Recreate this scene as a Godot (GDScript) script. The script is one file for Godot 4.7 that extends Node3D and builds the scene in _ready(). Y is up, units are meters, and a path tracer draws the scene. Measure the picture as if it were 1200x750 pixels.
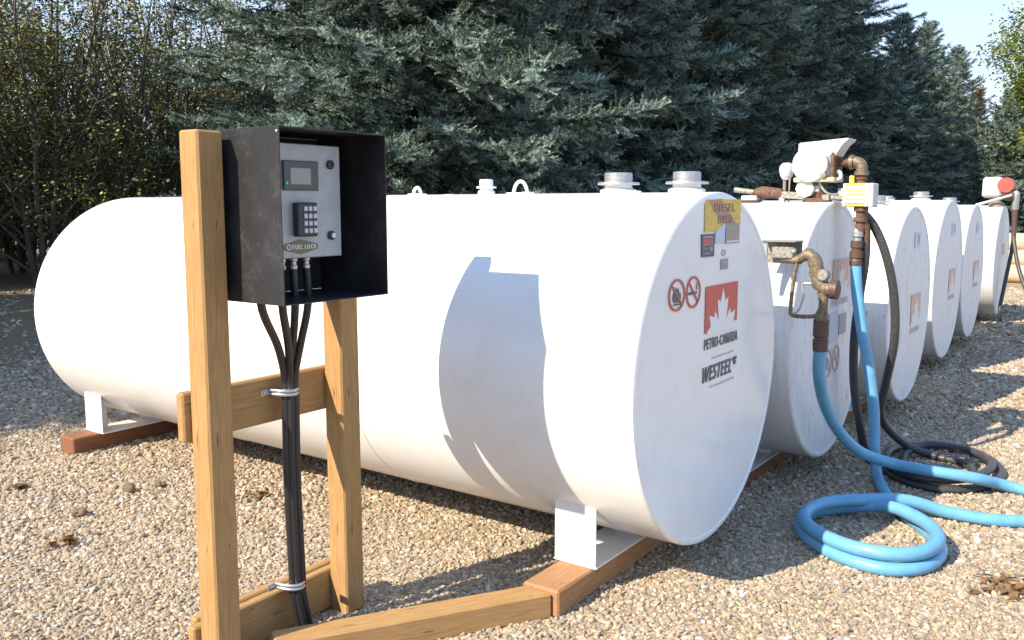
extends Node3D

const SUN_DIR := Vector3(0.335, -0.80, -1.0)   # the way the sunlight travels
var rng := RandomNumberGenerator.new()
var M := {}
var names := {}

# ---------------------------------------------------------------- mesh building
class MB:
	var v := PackedVector3Array()
	var n := PackedVector3Array()
	var c := PackedColorArray()
	var uv := PackedVector2Array()
	var col := Color(1, 1, 1)
	func tri(a: Vector3, b: Vector3, d: Vector3, na: Vector3, nb: Vector3, nd: Vector3) -> void:
		v.push_back(a); n.push_back(na)
		if (b - a).cross(d - a).dot(na + nb + nd) > 0.0:
			v.push_back(d); n.push_back(nd); v.push_back(b); n.push_back(nb)
		else:
			v.push_back(b); n.push_back(nb); v.push_back(d); n.push_back(nd)
		for i in 3:
			c.push_back(col)
	func quad(a: Vector3, b: Vector3, d: Vector3, e: Vector3, na: Vector3, nb: Vector3, nd: Vector3, ne: Vector3) -> void:
		tri(a, b, d, na, nb, nd)
		tri(a, d, e, na, nd, ne)
	func flatq(a: Vector3, b: Vector3, d: Vector3, e: Vector3, hint: Vector3) -> void:
		var m := (b - a).cross(d - a)
		if m.length_squared() < 1e-14:
			m = (d - a).cross(e - a)
		m = m.normalized()
		if m.dot(hint) < 0.0:
			m = -m
		quad(a, b, d, e, m, m, m, m)
	func flatt(a: Vector3, b: Vector3, d: Vector3, hint: Vector3) -> void:
		var m := (b - a).cross(d - a).normalized()
		if m.dot(hint) < 0.0:
			m = -m
		tri(a, b, d, m, m, m)
	# a box with chamfered edges, centred on t.origin
	func box(size: Vector3, bev: float, t := Transform3D.IDENTITY) -> void:
		var h := size * 0.5
		bev = minf(bev, minf(h.x, minf(h.y, h.z)) * 0.9)
		var i := h - Vector3.ONE * bev
		var o := t.origin
		for ax in 3:
			var b1 := (ax + 1) % 3
			var b2 := (ax + 2) % 3
			for s in [-1.0, 1.0]:
				var p: Array[Vector3] = []
				for q in [[-1, -1], [1, -1], [1, 1], [-1, 1]]:
					var w := Vector3.ZERO
					w[ax] = s * h[ax]; w[b1] = q[0] * i[b1]; w[b2] = q[1] * i[b2]
					p.push_back(t * w)
				var hn := Vector3.ZERO
				hn[ax] = s
				flatq(p[0], p[1], p[2], p[3], t.basis * hn)
		if bev <= 0.0:
			return
		for ax in 3:      # edges along ax
			var b1 := (ax + 1) % 3
			var b2 := (ax + 2) % 3
			for s1 in [-1.0, 1.0]:
				for s2 in [-1.0, 1.0]:
					var p: Array[Vector3] = []
					for e in [-1.0, 1.0]:
						var w := Vector3.ZERO
						w[ax] = e * i[ax]; w[b1] = s1 * h[b1]; w[b2] = s2 * i[b2]
						var w2 := Vector3.ZERO
						w2[ax] = e * i[ax]; w2[b1] = s1 * i[b1]; w2[b2] = s2 * h[b2]
						if e < 0:
							p.push_back(t * w); p.push_back(t * w2)
						else:
							p.push_back(t * w2); p.push_back(t * w)
					flatq(p[0], p[1], p[2], p[3], (p[0] + p[2]) * 0.5 - o)
		for sx in [-1.0, 1.0]:
			for sy in [-1.0, 1.0]:
				for sz in [-1.0, 1.0]:
					flatt(t * Vector3(sx * h.x, sy * i.y, sz * i.z), t * Vector3(sx * i.x, sy * h.y, sz * i.z), t * Vector3(sx * i.x, sy * i.y, sz * h.z), t.basis * Vector3(sx, sy, sz))
	# a round tube along points, radius per point
	func tube(p: PackedVector3Array, r: PackedFloat32Array, sides: int, caps := true) -> void:
		var np := p.size()
		var ref := Vector3.UP
		var d0 := (p[1] - p[0]).normalized()
		if absf(d0.dot(ref)) > 0.9:
			ref = Vector3.RIGHT
		var u := d0.cross(ref).normalized()
		var rings: Array[PackedVector3Array] = []
		var dirs: Array[PackedVector3Array] = []
		var ts: Array[Vector3] = []
		for k in np:
			var d := (p[mini(k + 1, np - 1)] - p[maxi(k - 1, 0)]).normalized()
			u = (u - d * u.dot(d)).normalized()
			var w := d.cross(u)
			var ring := PackedVector3Array()
			var dr := PackedVector3Array()
			var rr := r[mini(k, r.size() - 1)]
			for s in sides:
				var a := TAU * s / sides
				var q := u * cos(a) + w * sin(a)
				dr.push_back(q)
				ring.push_back(p[k] + q * rr)
			rings.push_back(ring); dirs.push_back(dr); ts.push_back(d)
		for k in np - 1:
			for s in sides:
				var s2 := (s + 1) % sides
				quad(rings[k][s], rings[k + 1][s], rings[k + 1][s2], rings[k][s2], dirs[k][s], dirs[k + 1][s], dirs[k + 1][s2], dirs[k][s2])
		if caps:
			for s in sides:
				var s2 := (s + 1) % sides
				tri(p[0], rings[0][s], rings[0][s2], -ts[0], -ts[0], -ts[0])
				tri(p[np - 1], rings[np - 1][s], rings[np - 1][s2], ts[np - 1], ts[np - 1], ts[np - 1])
	# profile of (radius, height) turned round y; each profile segment is flat in section, smooth round the axis
	func lathe(prof: Array, sides: int, t := Transform3D.IDENTITY) -> void:
		for k in prof.size() - 1:
			var a: Vector2 = prof[k]
			var b: Vector2 = prof[k + 1]
			var d := (b - a).normalized()
			var nn := Vector2(d.y, -d.x)
			for s in sides:
				var a0 := TAU * s / sides
				var a1 := TAU * (s + 1) / sides
				var e0 := Vector3(cos(a0), 0, sin(a0))
				var e1 := Vector3(cos(a1), 0, sin(a1))
				var m0 := (t.basis * (e0 * nn.x + Vector3(0, nn.y, 0))).normalized()
				var m1 := (t.basis * (e1 * nn.x + Vector3(0, nn.y, 0))).normalized()
				var p0 := t * (e0 * a.x + Vector3(0, a.y, 0))
				var p1 := t * (e1 * a.x + Vector3(0, a.y, 0))
				var p2 := t * (e1 * b.x + Vector3(0, b.y, 0))
				var p3 := t * (e0 * b.x + Vector3(0, b.y, 0))
				if a.x < 1e-6:
					tri(p0, p2, p3, m0, m1, m0)
				elif b.x < 1e-6:
					tri(p0, p1, p2, m0, m1, m0)
				else:
					quad(p0, p1, p2, p3, m0, m1, m1, m0)
	# an outline in the xy plane made depth thick, from z = 0 forward
	func prism(poly: PackedVector2Array, depth: float, t := Transform3D.IDENTITY) -> void:
		var ids := Geometry2D.triangulate_polygon(poly)
		var zf := t.basis.z.normalized()
		for k in range(0, ids.size(), 3):
			var q: Array[Vector3] = []
			for j in 3:
				var w := poly[ids[k + j]]
				q.push_back(Vector3(w.x, w.y, 0))
			var up := Vector3(0, 0, depth)
			tri(t * (q[0] + up), t * (q[1] + up), t * (q[2] + up), zf, zf, zf)
			tri(t * q[0], t * q[1], t * q[2], -zf, -zf, -zf)
		var cw := Geometry2D.is_polygon_clockwise(poly)
		for k in poly.size():
			var a := poly[k]
			var b := poly[(k + 1) % poly.size()]
			var e := (b - a).orthogonal() * (-1.0 if cw else 1.0)
			flatq(t * Vector3(a.x, a.y, 0), t * Vector3(b.x, b.y, 0), t * Vector3(b.x, b.y, depth), t * Vector3(a.x, a.y, depth), t.basis * Vector3(e.x, e.y, 0) * -1.0)
	func mesh() -> ArrayMesh:
		var ar := []
		ar.resize(Mesh.ARRAY_MAX)
		ar[Mesh.ARRAY_VERTEX] = v
		ar[Mesh.ARRAY_NORMAL] = n
		ar[Mesh.ARRAY_COLOR] = c
		if uv.size() == v.size():
			ar[Mesh.ARRAY_TEX_UV] = uv
		var m := ArrayMesh.new()
		m.add_surface_from_arrays(Mesh.PRIMITIVE_TRIANGLES, ar)
		return m

func V(x: float, y: float, z: float) -> Vector3:
	return Vector3(x, y, z)

func T(o: Vector3, b := Basis.IDENTITY) -> Transform3D:
	return Transform3D(b, o)

func smooth(p: Array, steps := 8) -> PackedVector3Array:
	var o := PackedVector3Array()
	var m := p.size()
	for k in m - 1:
		var a: Vector3 = p[maxi(k - 1, 0)]
		var b: Vector3 = p[k]
		var c: Vector3 = p[k + 1]
		var d: Vector3 = p[mini(k + 2, m - 1)]
		for s in steps:
			o.push_back(b.cubic_interpolate(c, a, d, float(s) / steps))
	o.push_back(p[m - 1])
	return o

func numbered(called: String) -> String:
	var k: int = names.get(called, 0)
	names[called] = k + 1
	return called if k == 0 else "%s_%03d" % [called, k]

func build(mb: MB, called: String, m: Material, parent: Node = null, at := Transform3D.IDENTITY) -> MeshInstance3D:
	return put(mb.mesh(), called, m, parent, at)

func put(mesh: Mesh, called: String, m: Material, parent: Node = null, at := Transform3D.IDENTITY) -> MeshInstance3D:
	var o := MeshInstance3D.new()
	o.mesh = mesh
	o.material_override = m
	o.transform = at
	o.cast_shadow = GeometryInstance3D.SHADOW_CASTING_SETTING_ON
	if parent == null:
		o.name = numbered(called)
		add_child(o)
	else:
		o.name = called
		parent.add_child(o, true)
	return o

func tag(o: Node, label: String, category := "", group := "", kind := "") -> Node:
	if label: o.set_meta("label", label)
	if category: o.set_meta("category", category)
	if group: o.set_meta("group", group)
	if kind: o.set_meta("kind", kind)
	return o

func thing(called: String, label: String, category: String, at := Vector3.ZERO, group := "", turn := 0.0) -> Node3D:
	var o := Node3D.new()
	o.name = numbered(called)
	add_child(o)
	o.position = at
	o.rotation.y = turn
	tag(o, label, category, group)
	return o

# ---------------------------------------------------------------- materials
func noise_field(w: int, h: int, seed_: int, fx: float, fy: float, oct := 3) -> PackedFloat32Array:
	# tiling noise, stretched by sampling a cylinder-like wrap
	var f := FastNoiseLite.new()
	f.seed = seed_
	f.noise_type = FastNoiseLite.TYPE_SIMPLEX_SMOOTH
	f.fractal_octaves = oct
	f.frequency = 1.0
	var o := PackedFloat32Array()
	o.resize(w * h)
	for y in h:
		var ty := float(y) / h
		for x in w:
			var tx := float(x) / w
			var a := f.get_noise_2d(tx * fx, ty * fy)
			# blend across the seam so that the picture tiles
			var bx := smoothstep(0.85, 1.0, tx)
			var by := smoothstep(0.85, 1.0, ty)
			if bx > 0.0:
				a = lerpf(a, f.get_noise_2d((tx - 1.0) * fx, ty * fy), bx)
			if by > 0.0:
				a = lerpf(a, f.get_noise_2d(tx * fx, (ty - 1.0) * fy), by)
			o[y * w + x] = a
	return o

func img(w: int, h: int, px: PackedColorArray) -> ImageTexture:
	var b := PackedByteArray()
	b.resize(w * h * 3)
	for i in w * h:
		var q := px[i].linear_to_srgb()
		b[i * 3] = int(clampf(q.r, 0, 1) * 255.0)
		b[i * 3 + 1] = int(clampf(q.g, 0, 1) * 255.0)
		b[i * 3 + 2] = int(clampf(q.b, 0, 1) * 255.0)
	var im := Image.create_from_data(w, h, false, Image.FORMAT_RGB8, b)
	im.generate_mipmaps()
	return ImageTexture.create_from_image(im)

func gray(w: int, h: int, f: PackedFloat32Array, lo := -1.0, hi := 1.0) -> ImageTexture:
	var b := PackedByteArray()
	b.resize(w * h)
	for i in w * h:
		b[i] = int(clampf((f[i] - lo) / (hi - lo), 0, 1) * 255.0)
	return ImageTexture.create_from_image(Image.create_from_data(w, h, false, Image.FORMAT_L8, b))

func mat(lin: Color, rough := 0.6, metal := 0.0) -> StandardMaterial3D:
	var m := StandardMaterial3D.new()
	m.albedo_color = lin.linear_to_srgb()
	m.roughness = rough
	m.metallic = metal
	return m

func tri_mat(tex: Texture2D, scale_: Vector3, rough := 0.7, metal := 0.0, off := Vector3.ZERO, world := false) -> StandardMaterial3D:
	var m := StandardMaterial3D.new()
	m.albedo_texture = tex
	m.roughness = rough
	m.metallic = metal
	m.uv1_triplanar = true
	m.uv1_world_triplanar = world
	m.uv1_scale = scale_
	m.uv1_offset = off
	return m

func wood_tex(seed_: int, base: Color, dark: Color) -> Array:
	var w := 256
	var h := 512
	var fine := noise_field(w, h, seed_, 60, 5, 3)
	var broad := noise_field(w, h, seed_ + 1, 7, 1.4, 3)
	var blot := noise_field(w, h, seed_ + 2, 4, 6, 3)
	var r := RandomNumberGenerator.new()
	r.seed = seed_
	var px := PackedColorArray()
	px.resize(w * h)
	var relief := PackedFloat32Array()
	relief.resize(w * h)
	for i in w * h:
		var ring := sin((broad[i] * 5.0 + float(i % w) / w * 9.0) * 3.0) * 0.5 + 0.5
		var k := 0.34 * ring + 0.34 * (fine[i] * 0.5 + 0.5) + 0.35 * (blot[i] * 0.5 + 0.5)
		px[i] = base.lerp(dark, clampf(k * 1.3 - 0.25, 0, 1))
		relief[i] = fine[i] * 0.5 + ring * 0.3
	# incising slits of treated lumber, drying checks and knots
	for j in 420:
		var x := r.randi_range(0, w - 1)
		var y := r.randi_range(0, h - 4)
		for q in r.randi_range(2, 4):
			var id := ((y + q) % h) * w + x
			px[id] = px[id].lerp(dark * 0.6, 0.55)
			relief[id] -= 0.8
	for j in 5:
		var x := r.randf() * w
		var y0 := r.randi_range(0, h - 1)
		var ln := r.randi_range(60, 220)
		for q in ln:
			x += r.randf_range(-0.45, 0.45)
			var id := ((y0 + q) % h) * w + posmod(int(x), w)
			px[id] = px[id].lerp(Color(0.03, 0.018, 0.01), 0.75)
			relief[id] -= 2.0
	for j in 5:
		var cx := r.randi_range(12, w - 12)
		var cy := r.randi_range(20, h - 20)
		var kr := r.randf_range(3.0, 6.5)
		for y in range(-18, 19):
			for x in range(-9, 10):
				var d := sqrt(x * x * 1.0 + y * y * 0.3) / kr
				if d < 1.5:
					var id := (cy + y) * w + cx + x
					px[id] = px[id].lerp(Color(0.10, 0.04, 0.015), clampf(1.5 - d, 0, 1) * (0.8 if sin(d * 14.0) > -0.2 else 0.5))
	return [img(w, h, px), gray(w, h, relief, -2, 1)]

func wood_mat(tx: Array, off: Vector3) -> StandardMaterial3D:
	var m := tri_mat(tx[0], V(5.5, 0.9, 5.5), 0.78, 0.0, off)
	m.heightmap_enabled = true
	m.heightmap_texture = tx[1]
	m.heightmap_scale = 0.15
	return m

func blotch(seed_: int, a: Color, b: Color, c: Color, fx := 8.0, fy := 8.0, w := 256) -> ImageTexture:
	var n1 := noise_field(w, w, seed_, fx, fy, 4)
	var n2 := noise_field(w, w, seed_ + 9, fx * 4.0, fy * 4.0, 2)
	var px := PackedColorArray()
	px.resize(w * w)
	for i in w * w:
		var k := n1[i] * 0.9 + n2[i] * 0.35
		px[i] = a.lerp(b, clampf(k * 1.6 + 0.5, 0, 1)).lerp(c, clampf(n2[i] * 2.2 - n1[i] - 0.35, 0, 1))
	return img(w, w, px)

func make_materials() -> void:
	var pine := wood_tex(11, Color(0.435, 0.265, 0.105), Color(0.28, 0.15, 0.052))
	var fir := wood_tex(23, Color(0.42, 0.235, 0.105), Color(0.27, 0.125, 0.055))
	for k in 8:
		M["pine%d" % k] = wood_mat(pine, V(0.37 * k, 0.23 * k, 0.53 * k))
	for k in 3:
		M["fir%d" % k] = wood_mat(fir, V(0.31 * k, 0.41 * k, 0.17 * k))
	var red := wood_tex(37, Color(0.27, 0.115, 0.05), Color(0.16, 0.055, 0.025))
	M.red = wood_mat(red, V(0.1, 0.2, 0.3))
	M.darkwood = wood_mat(red, V(0.6, 0.7, 0.3))
	# tank paint
	var w := 256
	var n1 := noise_field(w, w, 71, 5, 5, 4)
	var n2 := noise_field(w, w, 72, 40, 6, 2)
	var px := PackedColorArray()
	px.resize(w * w)
	for i in w * w:
		px[i] = Color(0.81, 0.81, 0.805).lerp(Color(0.765, 0.755, 0.73), clampf(n1[i] * 1.2 + n2[i] * 0.4, 0, 1))
	var paint := img(w, w, px)
	M.white = tri_mat(paint, V(0.9, 0.9, 0.9), 0.34)
	M.white.clearcoat_enabled = true
	M.white.clearcoat = 0.35
	M.white.clearcoat_roughness = 0.12
	# older tanks: chalked, streaked, with a few rust specks
	var s1 := noise_field(w, w, 81, 34, 3, 3)
	var s2 := noise_field(w, w, 82, 6, 5, 4)
	var r := RandomNumberGenerator.new()
	r.seed = 5
	px = PackedColorArray()
	px.resize(w * w)
	for i in w * w:
		var q := Color(0.745, 0.745, 0.74).lerp(Color(0.66, 0.645, 0.615), clampf(s1[i] * 1.1 + s2[i] * 0.9, 0, 1))
		px[i] = q.lerp(Color(0.56, 0.48, 0.40), clampf(s1[i] * 1.4 - s2[i] * 1.8 - 0.55, 0, 0.5))
	for j in 60:
		var x := r.randi_range(0, w - 3)
		var y := r.randi_range(0, w - 8)
		for q in r.randi_range(1, 5):
			px[(y + q) * w + x] = Color(0.16, 0.10, 0.06)
	M.old_white = tri_mat(img(w, w, px), V(0.8, 0.8, 0.8), 0.5)
	M.old_white2 = tri_mat(M.old_white.albedo_texture, V(0.66, 0.66, 0.66), 0.5, 0.0, V(0.3, 0.2, 0.6))
	# metals
	M.galv = tri_mat(blotch(101, Color(0.42, 0.43, 0.44), Color(0.55, 0.56, 0.57), Color(0.33, 0.33, 0.33), 14, 14), V(4, 4, 4), 0.42, 0.75)
	M.steel = mat(Color(0.46, 0.465, 0.475), 0.38, 0.55)
	M.rust = tri_mat(blotch(111, Color(0.10, 0.050, 0.032), Color(0.20, 0.112, 0.072), Color(0.07, 0.036, 0.026), 9, 9), V(5, 5, 5), 0.8, 0.1)
	M.pump_white = tri_mat(blotch(121, Color(0.50, 0.525, 0.525), Color(0.60, 0.62, 0.62), Color(0.42, 0.36, 0.29), 4, 4), V(3.5, 3.5, 3.5), 0.5)
	M.brass = tri_mat(blotch(131, Color(0.135, 0.098, 0.062), Color(0.245, 0.195, 0.13), Color(0.085, 0.06, 0.042), 6, 6), V(7, 7, 7), 0.55, 0.3)
	M.oldgrey = tri_mat(blotch(141, Color(0.24, 0.23, 0.19), Color(0.36, 0.34, 0.29), Color(0.12, 0.10, 0.08), 8, 8), V(6, 6, 6), 0.6, 0.3)
	M.beige = mat(Color(0.55, 0.46, 0.30), 0.6)
	M.yellow = tri_mat(blotch(151, Color(0.70, 0.50, 0.06), Color(0.74, 0.56, 0.12), Color(0.50, 0.34, 0.10), 5, 5), V(6, 6, 6), 0.55)
	M.coupling = tri_mat(blotch(161, Color(0.085, 0.048, 0.036), Color(0.135, 0.082, 0.062), Color(0.06, 0.035, 0.03), 9, 9), V(8, 8, 8), 0.55, 0.2)
	# hoses
	var hb := tri_mat(blotch(171, Color(0.11, 0.33, 0.53), Color(0.145, 0.38, 0.57), Color(0.16, 0.34, 0.47), 4, 4), V(3, 3, 3), 0.38)
	M.blue_hose = hb
	M.black_hose = tri_mat(blotch(181, Color(0.028, 0.028, 0.031), Color(0.05, 0.05, 0.052), Color(0.12, 0.115, 0.105), 6, 6), V(4, 4, 4), 0.45)
	M.conduit = mat(Color(0.022, 0.022, 0.025), 0.36)
	M.clamp = mat(Color(0.50, 0.51, 0.52), 0.3, 0.8)
	M.rubber = mat(Color(0.02, 0.02, 0.022), 0.6)
	# the black sheet-metal housing: flecks of pale overspray and a chalky scuffed patch
	n1 = noise_field(w, w, 191, 3, 2.4, 4)
	n2 = noise_field(w, w, 192, 40, 14, 2)
	px = PackedColorArray()
	px.resize(w * w)
	for i in w * w:
		var sc := clampf((n1[i] + 0.15) * 1.1, 0, 1) * clampf(n2[i] * 1.1 + 0.55, 0, 1)
		px[i] = Color(0.020, 0.020, 0.023).lerp(Color(0.055, 0.057, 0.062), sc)
	for j in 170:
		var x := r.randi_range(1, w - 3)
		var y := r.randi_range(1, w - 4)
		var k := r.randf_range(0.06, 0.22)
		for q in r.randi_range(1, 2):
			px[(y + q) * w + x] = Color(k, k, k)
	M.housing = tri_mat(img(w, w, px), V(2.1, 2.1, 2.1), 0.42, 0.0, V(0.15, 0.35, 0.2))
	M.panel = tri_mat(blotch(201, Color(0.33, 0.345, 0.36), Color(0.36, 0.375, 0.39), Color(0.31, 0.32, 0.33), 3, 3), V(4, 4, 4), 0.38, 0.2)
	M.dark_plastic = mat(Color(0.075, 0.08, 0.08), 0.45)
	M.keypad = mat(Color(0.02, 0.024, 0.034), 0.35)
	M.key = mat(Color(0.50, 0.51, 0.53), 0.4)
	M.lcd = mat(Color(0.26, 0.29, 0.25), 0.12)
	M.led = mat(Color(0.02, 0.45, 0.22), 0.3)
	M.led.emission_enabled = true
	M.led.emission = Color(0.05, 0.9, 0.45)
	M.led.emission_energy_multiplier = 0.25
	M.bronze_plate = mat(Color(0.14, 0.125, 0.08), 0.4, 0.3)
	M.cream = mat(Color(0.68, 0.67, 0.62), 0.5)
	M.print_red = mat(Color(0.56, 0.10, 0.07), 0.4)
	M.print_grey = mat(Color(0.10, 0.10, 0.11), 0.5)
	M.print_white = mat(Color(0.78, 0.78, 0.78), 0.4)
	M.print_pink = mat(Color(0.45, 0.12, 0.14), 0.5)
	M.print_brown = mat(Color(0.50, 0.26, 0.17), 0.6)
	M.print_mid = mat(Color(0.30, 0.30, 0.32), 0.5)
	M.print_lightblue = mat(Color(0.55, 0.58, 0.72), 0.5)
	M.print_orange = mat(Color(0.62, 0.33, 0.10), 0.5)
	M.faded_red = tri_mat(blotch(211, Color(0.60, 0.33, 0.22), Color(0.68, 0.48, 0.38), Color(0.72, 0.66, 0.62), 8, 3), V(3, 3, 3), 0.6)
	M.faded_motor = mat(Color(0.36, 0.075, 0.06), 0.5)
	M.faded_grey = mat(Color(0.46, 0.45, 0.46), 0.6)
	M.faded_pink = mat(Color(0.62, 0.40, 0.36), 0.6)
	# plants
	M.bark = tri_mat(blotch(221, Color(0.050, 0.042, 0.036), Color(0.085, 0.072, 0.060), Color(0.025, 0.02, 0.018), 14, 5), V(1.5, 0.6, 1.5), 0.9)
	M.stem = tri_mat(blotch(231, Color(0.085, 0.068, 0.052), Color(0.15, 0.125, 0.098), Color(0.05, 0.04, 0.03), 10, 4), V(2, 0.8, 2), 0.9)
	M.log = tri_mat(blotch(241, Color(0.50, 0.40, 0.28), Color(0.58, 0.48, 0.36), Color(0.33, 0.25, 0.17), 4, 14), V(1.2, 1.2, 1.2), 0.85)
	var nd := StandardMaterial3D.new()
	nd.vertex_color_use_as_albedo = true
	nd.roughness = 0.62
	M.needle = nd
	var lf := StandardMaterial3D.new()
	lf.vertex_color_use_as_albedo = true
	lf.roughness = 0.55
	lf.backlight_enabled = true
	lf.backlight = Color(0.30, 0.33, 0.08)
	M.leaf = lf
	var pb := StandardMaterial3D.new()
	pb.vertex_color_use_as_albedo = true
	pb.roughness = 0.85
	M.pebble = pb
	# ground: grit between the pebbles
	w = 512
	n1 = noise_field(w, w, 251, 90, 90, 2)
	n2 = noise_field(w, w, 252, 6, 6, 4)
	px = PackedColorArray()
	px.resize(w * w)
	for i in w * w:
		px[i] = Color(0.24, 0.18, 0.115).lerp(Color(0.42, 0.335, 0.225), clampf(n1[i] * 1.4 + 0.5, 0, 1)).lerp(Color(0.22, 0.17, 0.12), clampf(n2[i] * 1.5 - 0.2, 0, 0.6))
	M.ground = tri_mat(img(w, w, px), V(0.45, 0.45, 0.45), 0.95, 0.0, Vector3.ZERO, true)
	M.ground.heightmap_enabled = true
	M.ground.heightmap_texture = gray(w, w, n1)
	M.ground.heightmap_scale = 1.2
	M.litter = tri_mat(blotch(261, Color(0.15, 0.105, 0.06), Color(0.25, 0.17, 0.09), Color(0.09, 0.065, 0.04), 30, 30), V(0.5, 0.5, 0.5), 0.95, 0.0, Vector3.ZERO, true)

# ---------------------------------------------------------------- timber
# a bevelled timber whose grain runs along its own y; from and to are the centres of its ends
func timber(called: String, from: Vector3, to: Vector3, w: float, h: float, m: Material, parent: Node = null, bev := 0.006) -> MeshInstance3D:
	var d := to - from
	var y := d.normalized()
	var z := Vector3.UP if absf(y.y) < 0.9 else Vector3.BACK
	var x := y.cross(z).normalized()
	z = x.cross(y).normalized()
	var mb := MB.new()
	mb.box(V(w, d.length(), h), bev)
	return build(mb, called, m, parent, Transform3D(Basis(x, y, z), (from + to) * 0.5))

# ---------------------------------------------------------------- lettering
func text(s: String, parent: Node, m: Material, at: Vector3, width: float, height: float, b: Basis, font_name := "Droid Sans", bold := false, italic := false, called := "lettering") -> MeshInstance3D:
	var f := SystemFont.new()
	f.font_names = PackedStringArray([font_name])
	f.font_weight = 700 if bold else 400
	f.font_italic = italic
	var t := TextMesh.new()
	t.text = s
	t.font = f
	t.font_size = 32
	t.pixel_size = 0.01
	t.depth = 0.05
	t.curve_step = 1.0
	var bb := t.get_aabb()
	var sx := width / maxf(bb.size.x, 0.001)
	var sy := height / maxf(bb.size.y, 0.001)
	var bs := b * Basis.from_scale(V(sx, sy, 0.02))
	if italic:
		bs = b * Basis(V(1, 0, 0), V(0.22 * sy / sx * 0.0 + 0.2, 1, 0), V(0, 0, 1)) * Basis.from_scale(V(sx, sy, 0.02))
	var o := put(t, called, m, parent)
	o.transform = Transform3D(bs, at - bs * (bb.position + bb.size * 0.5) + bs * V(0, 0, bb.size.z * 0.5))
	return o

func rect2(cx: float, cy: float, w: float, h: float) -> PackedVector2Array:
	return PackedVector2Array([Vector2(cx - w / 2, cy - h / 2), Vector2(cx + w / 2, cy - h / 2), Vector2(cx + w / 2, cy + h / 2), Vector2(cx - w / 2, cy + h / 2)])

func ring(mb: MB, rx: float, ry: float, band: float, depth: float, t: Transform3D) -> void:
	var seg := 40
	for k in seg:
		var a := TAU * k / seg
		var b := TAU * (k + 1) / seg
		var o1 := V(cos(a) * rx, sin(a) * ry, depth)
		var o2 := V(cos(b) * rx, sin(b) * ry, depth)
		var i1 := V(cos(a) * (rx - band), sin(a) * (ry - band), depth)
		var i2 := V(cos(b) * (rx - band), sin(b) * (ry - band), depth)
		mb.flatq(t * o1, t * o2, t * i2, t * i1, t.basis.z)
		mb.flatq(t * o1, t * o2, t * (o2 - V(0, 0, depth)), t * (o1 - V(0, 0, depth)), t.basis * o1)
		mb.flatq(t * i1, t * i2, t * (i2 - V(0, 0, depth)), t * (i1 - V(0, 0, depth)), t.basis * -o1)

# maple leaf, tip up, about 1 wide; cut off level at the bottom
const LEAF := [[0.0, 1.0], [0.15, 0.72], [0.33, 0.80], [0.24, 0.32], [0.46, 0.55], [0.52, 0.42], [0.80, 0.48], [0.72, 0.24], [0.92, 0.14]]
func leaf_poly(cx: float, top: float, sx: float, sy: float, bottom: float) -> PackedVector2Array:
	var p := PackedVector2Array()
	for k in LEAF.size():
		p.push_back(Vector2(cx + LEAF[k][0] * sx, top + (LEAF[k][1] - 1.0) * sy))
	p.push_back(Vector2(cx + 0.92 * sx, bottom))
	p.push_back(Vector2(cx - 0.92 * sx, bottom))
	for k in range(LEAF.size() - 1, 0, -1):
		p.push_back(Vector2(cx - LEAF[k][0] * sx, top + (LEAF[k][1] - 1.0) * sy))
	return p

const ENDB := Basis(Vector3(0, 0, -1), Vector3(0, 1, 0), Vector3(1, 0, 0))   # faces +x, reads towards -z

# ---------------------------------------------------------------- tanks
func cap_unit(tank: Node3D, x: float, y: float, r: float, h: float, m: Material, hexed: bool, called: String) -> void:
	var mb := MB.new()
	mb.lathe([Vector2(r * 1.25, -0.03), Vector2(r * 1.25, 0.012), Vector2(r * 0.95, 0.022), Vector2(r * 0.95, h * 0.42)], 24, T(V(x, y, 0)))
	build(mb, "collar", M.white, tank)
	mb = MB.new()
	mb.lathe([Vector2(0, h * 0.40), Vector2(r * 1.42, h * 0.40), Vector2(r * 1.45, h * 0.44), Vector2(r * 1.42, h * 0.52), Vector2(r, h * 0.54)], 28, T(V(x, y, 0)))
	mb.lathe([Vector2(r, h * 0.53), Vector2(r, h * 0.94), Vector2(r * 0.93, h), Vector2(0, h)], 8 if hexed else 24, T(V(x, y, 0)))
	build(mb, called, m, tank)

func lug(tank: Node3D, x: float, y: float, hgt: float) -> void:
	var mb := MB.new()
	var p := []
	for k in 13:
		var a := PI * k / 12.0
		p.push_back(V(x - cos(a) * hgt * 0.62, y - 0.006 + sin(a) * hgt, 0))
	mb.tube(smooth(p, 2), PackedFloat32Array([0.009]), 8)
	mb.box(V(hgt * 2.1, 0.012, 0.06), 0.003, T(V(x, y, 0)))
	build(mb, "lifting_lug", M.white, tank)

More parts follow.
